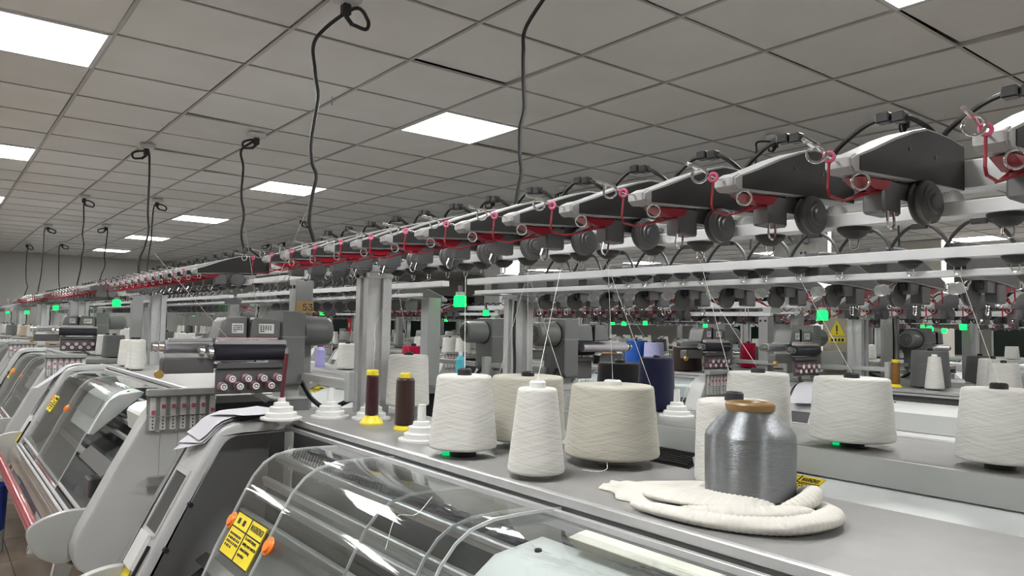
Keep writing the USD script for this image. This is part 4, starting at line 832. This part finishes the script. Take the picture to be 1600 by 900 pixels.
P(eb, 'cabinet', box(-.09, .09, -.10, .10, 0, 1.82, .006), 'box_beige'); P(eb, 'meter_box', box(-.15, -.091, -.08, .10, 1.38, 1.50, .006), 'shell_grey')
tr = P(eb, 'warning_triangle', prism([(-.055, 0), (.055, 0), (0, .10)], 0, .002).apply_transform(trimesh.transformations.rotation_matrix(math.pi/2, [0, 0, 1])).apply_translation((-.091, 0, 1.60)), 'yellow', False, label='yellow warning triangle')
P(tr, 'symbol', join(box(-.0945, -.0935, -.005, .005, 1.625, 1.665), box(-.0945, -.0935, -.005, .005, 1.610, 1.619)), 'ink', False); P(eb, 'notice', box(-.0925, -.0905, -.055, .055, 1.555, 1.59), 'yellow', False)
P(eb, 'notice_print', join(*[box(-.0932, -.0926, -.045+.023*q, -.03+.023*q, 1.563, 1.582) for q in range(4)]), 'ink', False)
def banner(label, c, w, h, mat, marks, seed):
    t = thing('wall_banner', label, 'banner', c); P(t, 'cloth', box(-.01, 0, -w/2, w/2, -h/2, h/2), mat, False)
    r = random.Random(seed); P(t, 'marks', join(*[box(-.0115, -.0102, y-.22*w, y+.22*w, z-.06*h, z+.06*h) for y in (0,) for z in np.linspace(-.36*h, .36*h, 4)]), marks, False)
banner('red banner with yellow marks behind the green lamp of the third row', px(1255, 515, X=7.61), .16, .22, 'red_sign', 'yellow', 1)
banner('tall red sign with white marks left of the aluminium post', px(546, 515, X=6.6), .14, .75, 'red_sign', 'white_gloss', 2)
bt = thing('spray_bottle', 'lilac bottle with red cap behind the grey motor', 'bottle', (2.02, 4.62, D1)); P(bt, 'body', lathe([(0, 0), (.030, 0), (.032, .004), (.032, .11), (.018, .13), (0, .13)], 20), 'lilac'); P(bt, 'cap', lathe([(0, .13), (.018, .13), (.018, .165), (0, .167)], 16), 'red')
bt = thing('spray_bottle', 'cyan bottle behind the flat white post', 'bottle', (2.06, 3.05, D1)); P(bt, 'body', lathe([(0, 0), (.022, 0), (.024, .004), (.024, .12), (.012, .14), (0, .14)], 20), 'cyan'); P(bt, 'cap', lathe([(0, .14), (.010, .14), (.010, .16), (0, .16)], 12), 'white_gloss')
bn = thing('waste_bin', 'grey floor bin with blue band at the left edge of the aisle', 'bin', (.36, 6.28, 0)); P(bn, 'base', lathe([(0, 0), (.10, 0), (.115, .01), (.12, .16), (0, .16)], 24), 'shell_grey'); P(bn, 'band', lathe([(0, .16), (.12, .16), (.128, .46), (.12, .46), (.115, .2), (0, .2)], 24), 'blue_bin')
# dark windows along the far walls
wn = 0
def window(c, w, h, axis, label):
    global wn
    wn += 1; t = thing(f'window_{wn}', label, None, c, 0 if axis == 'y' else 90, kind='structure')
    P(t, 'pane', box(-.01, .0, -w/2, w/2, -h/2, h/2), 'dark_green', False)
    P(t, 'window_frame', join(box(-.03, .02, -w/2-.04, -w/2, -h/2-.04, h/2+.04), box(-.03, .02, w/2, w/2+.04, -h/2-.04, h/2+.04), box(-.03, .02, -w/2, w/2, h/2, h/2+.04), box(-.03, .02, -w/2, w/2, -h/2-.04, -h/2), box(-.03, .0, -.02, .02, -h/2, h/2)), 'aluminium', False)
for y in (2.5, 5.0, 7.5, 10.0, 12.5): window((X1-.025, y, 1.75), 2.2, 1.5, 'y', 'dark window in the far right wall')
for x in (9.0, 11.6, 14.2): window((x, 18.165, 1.75), 2.2, 1.4, 'x', 'dark window in the back wall')
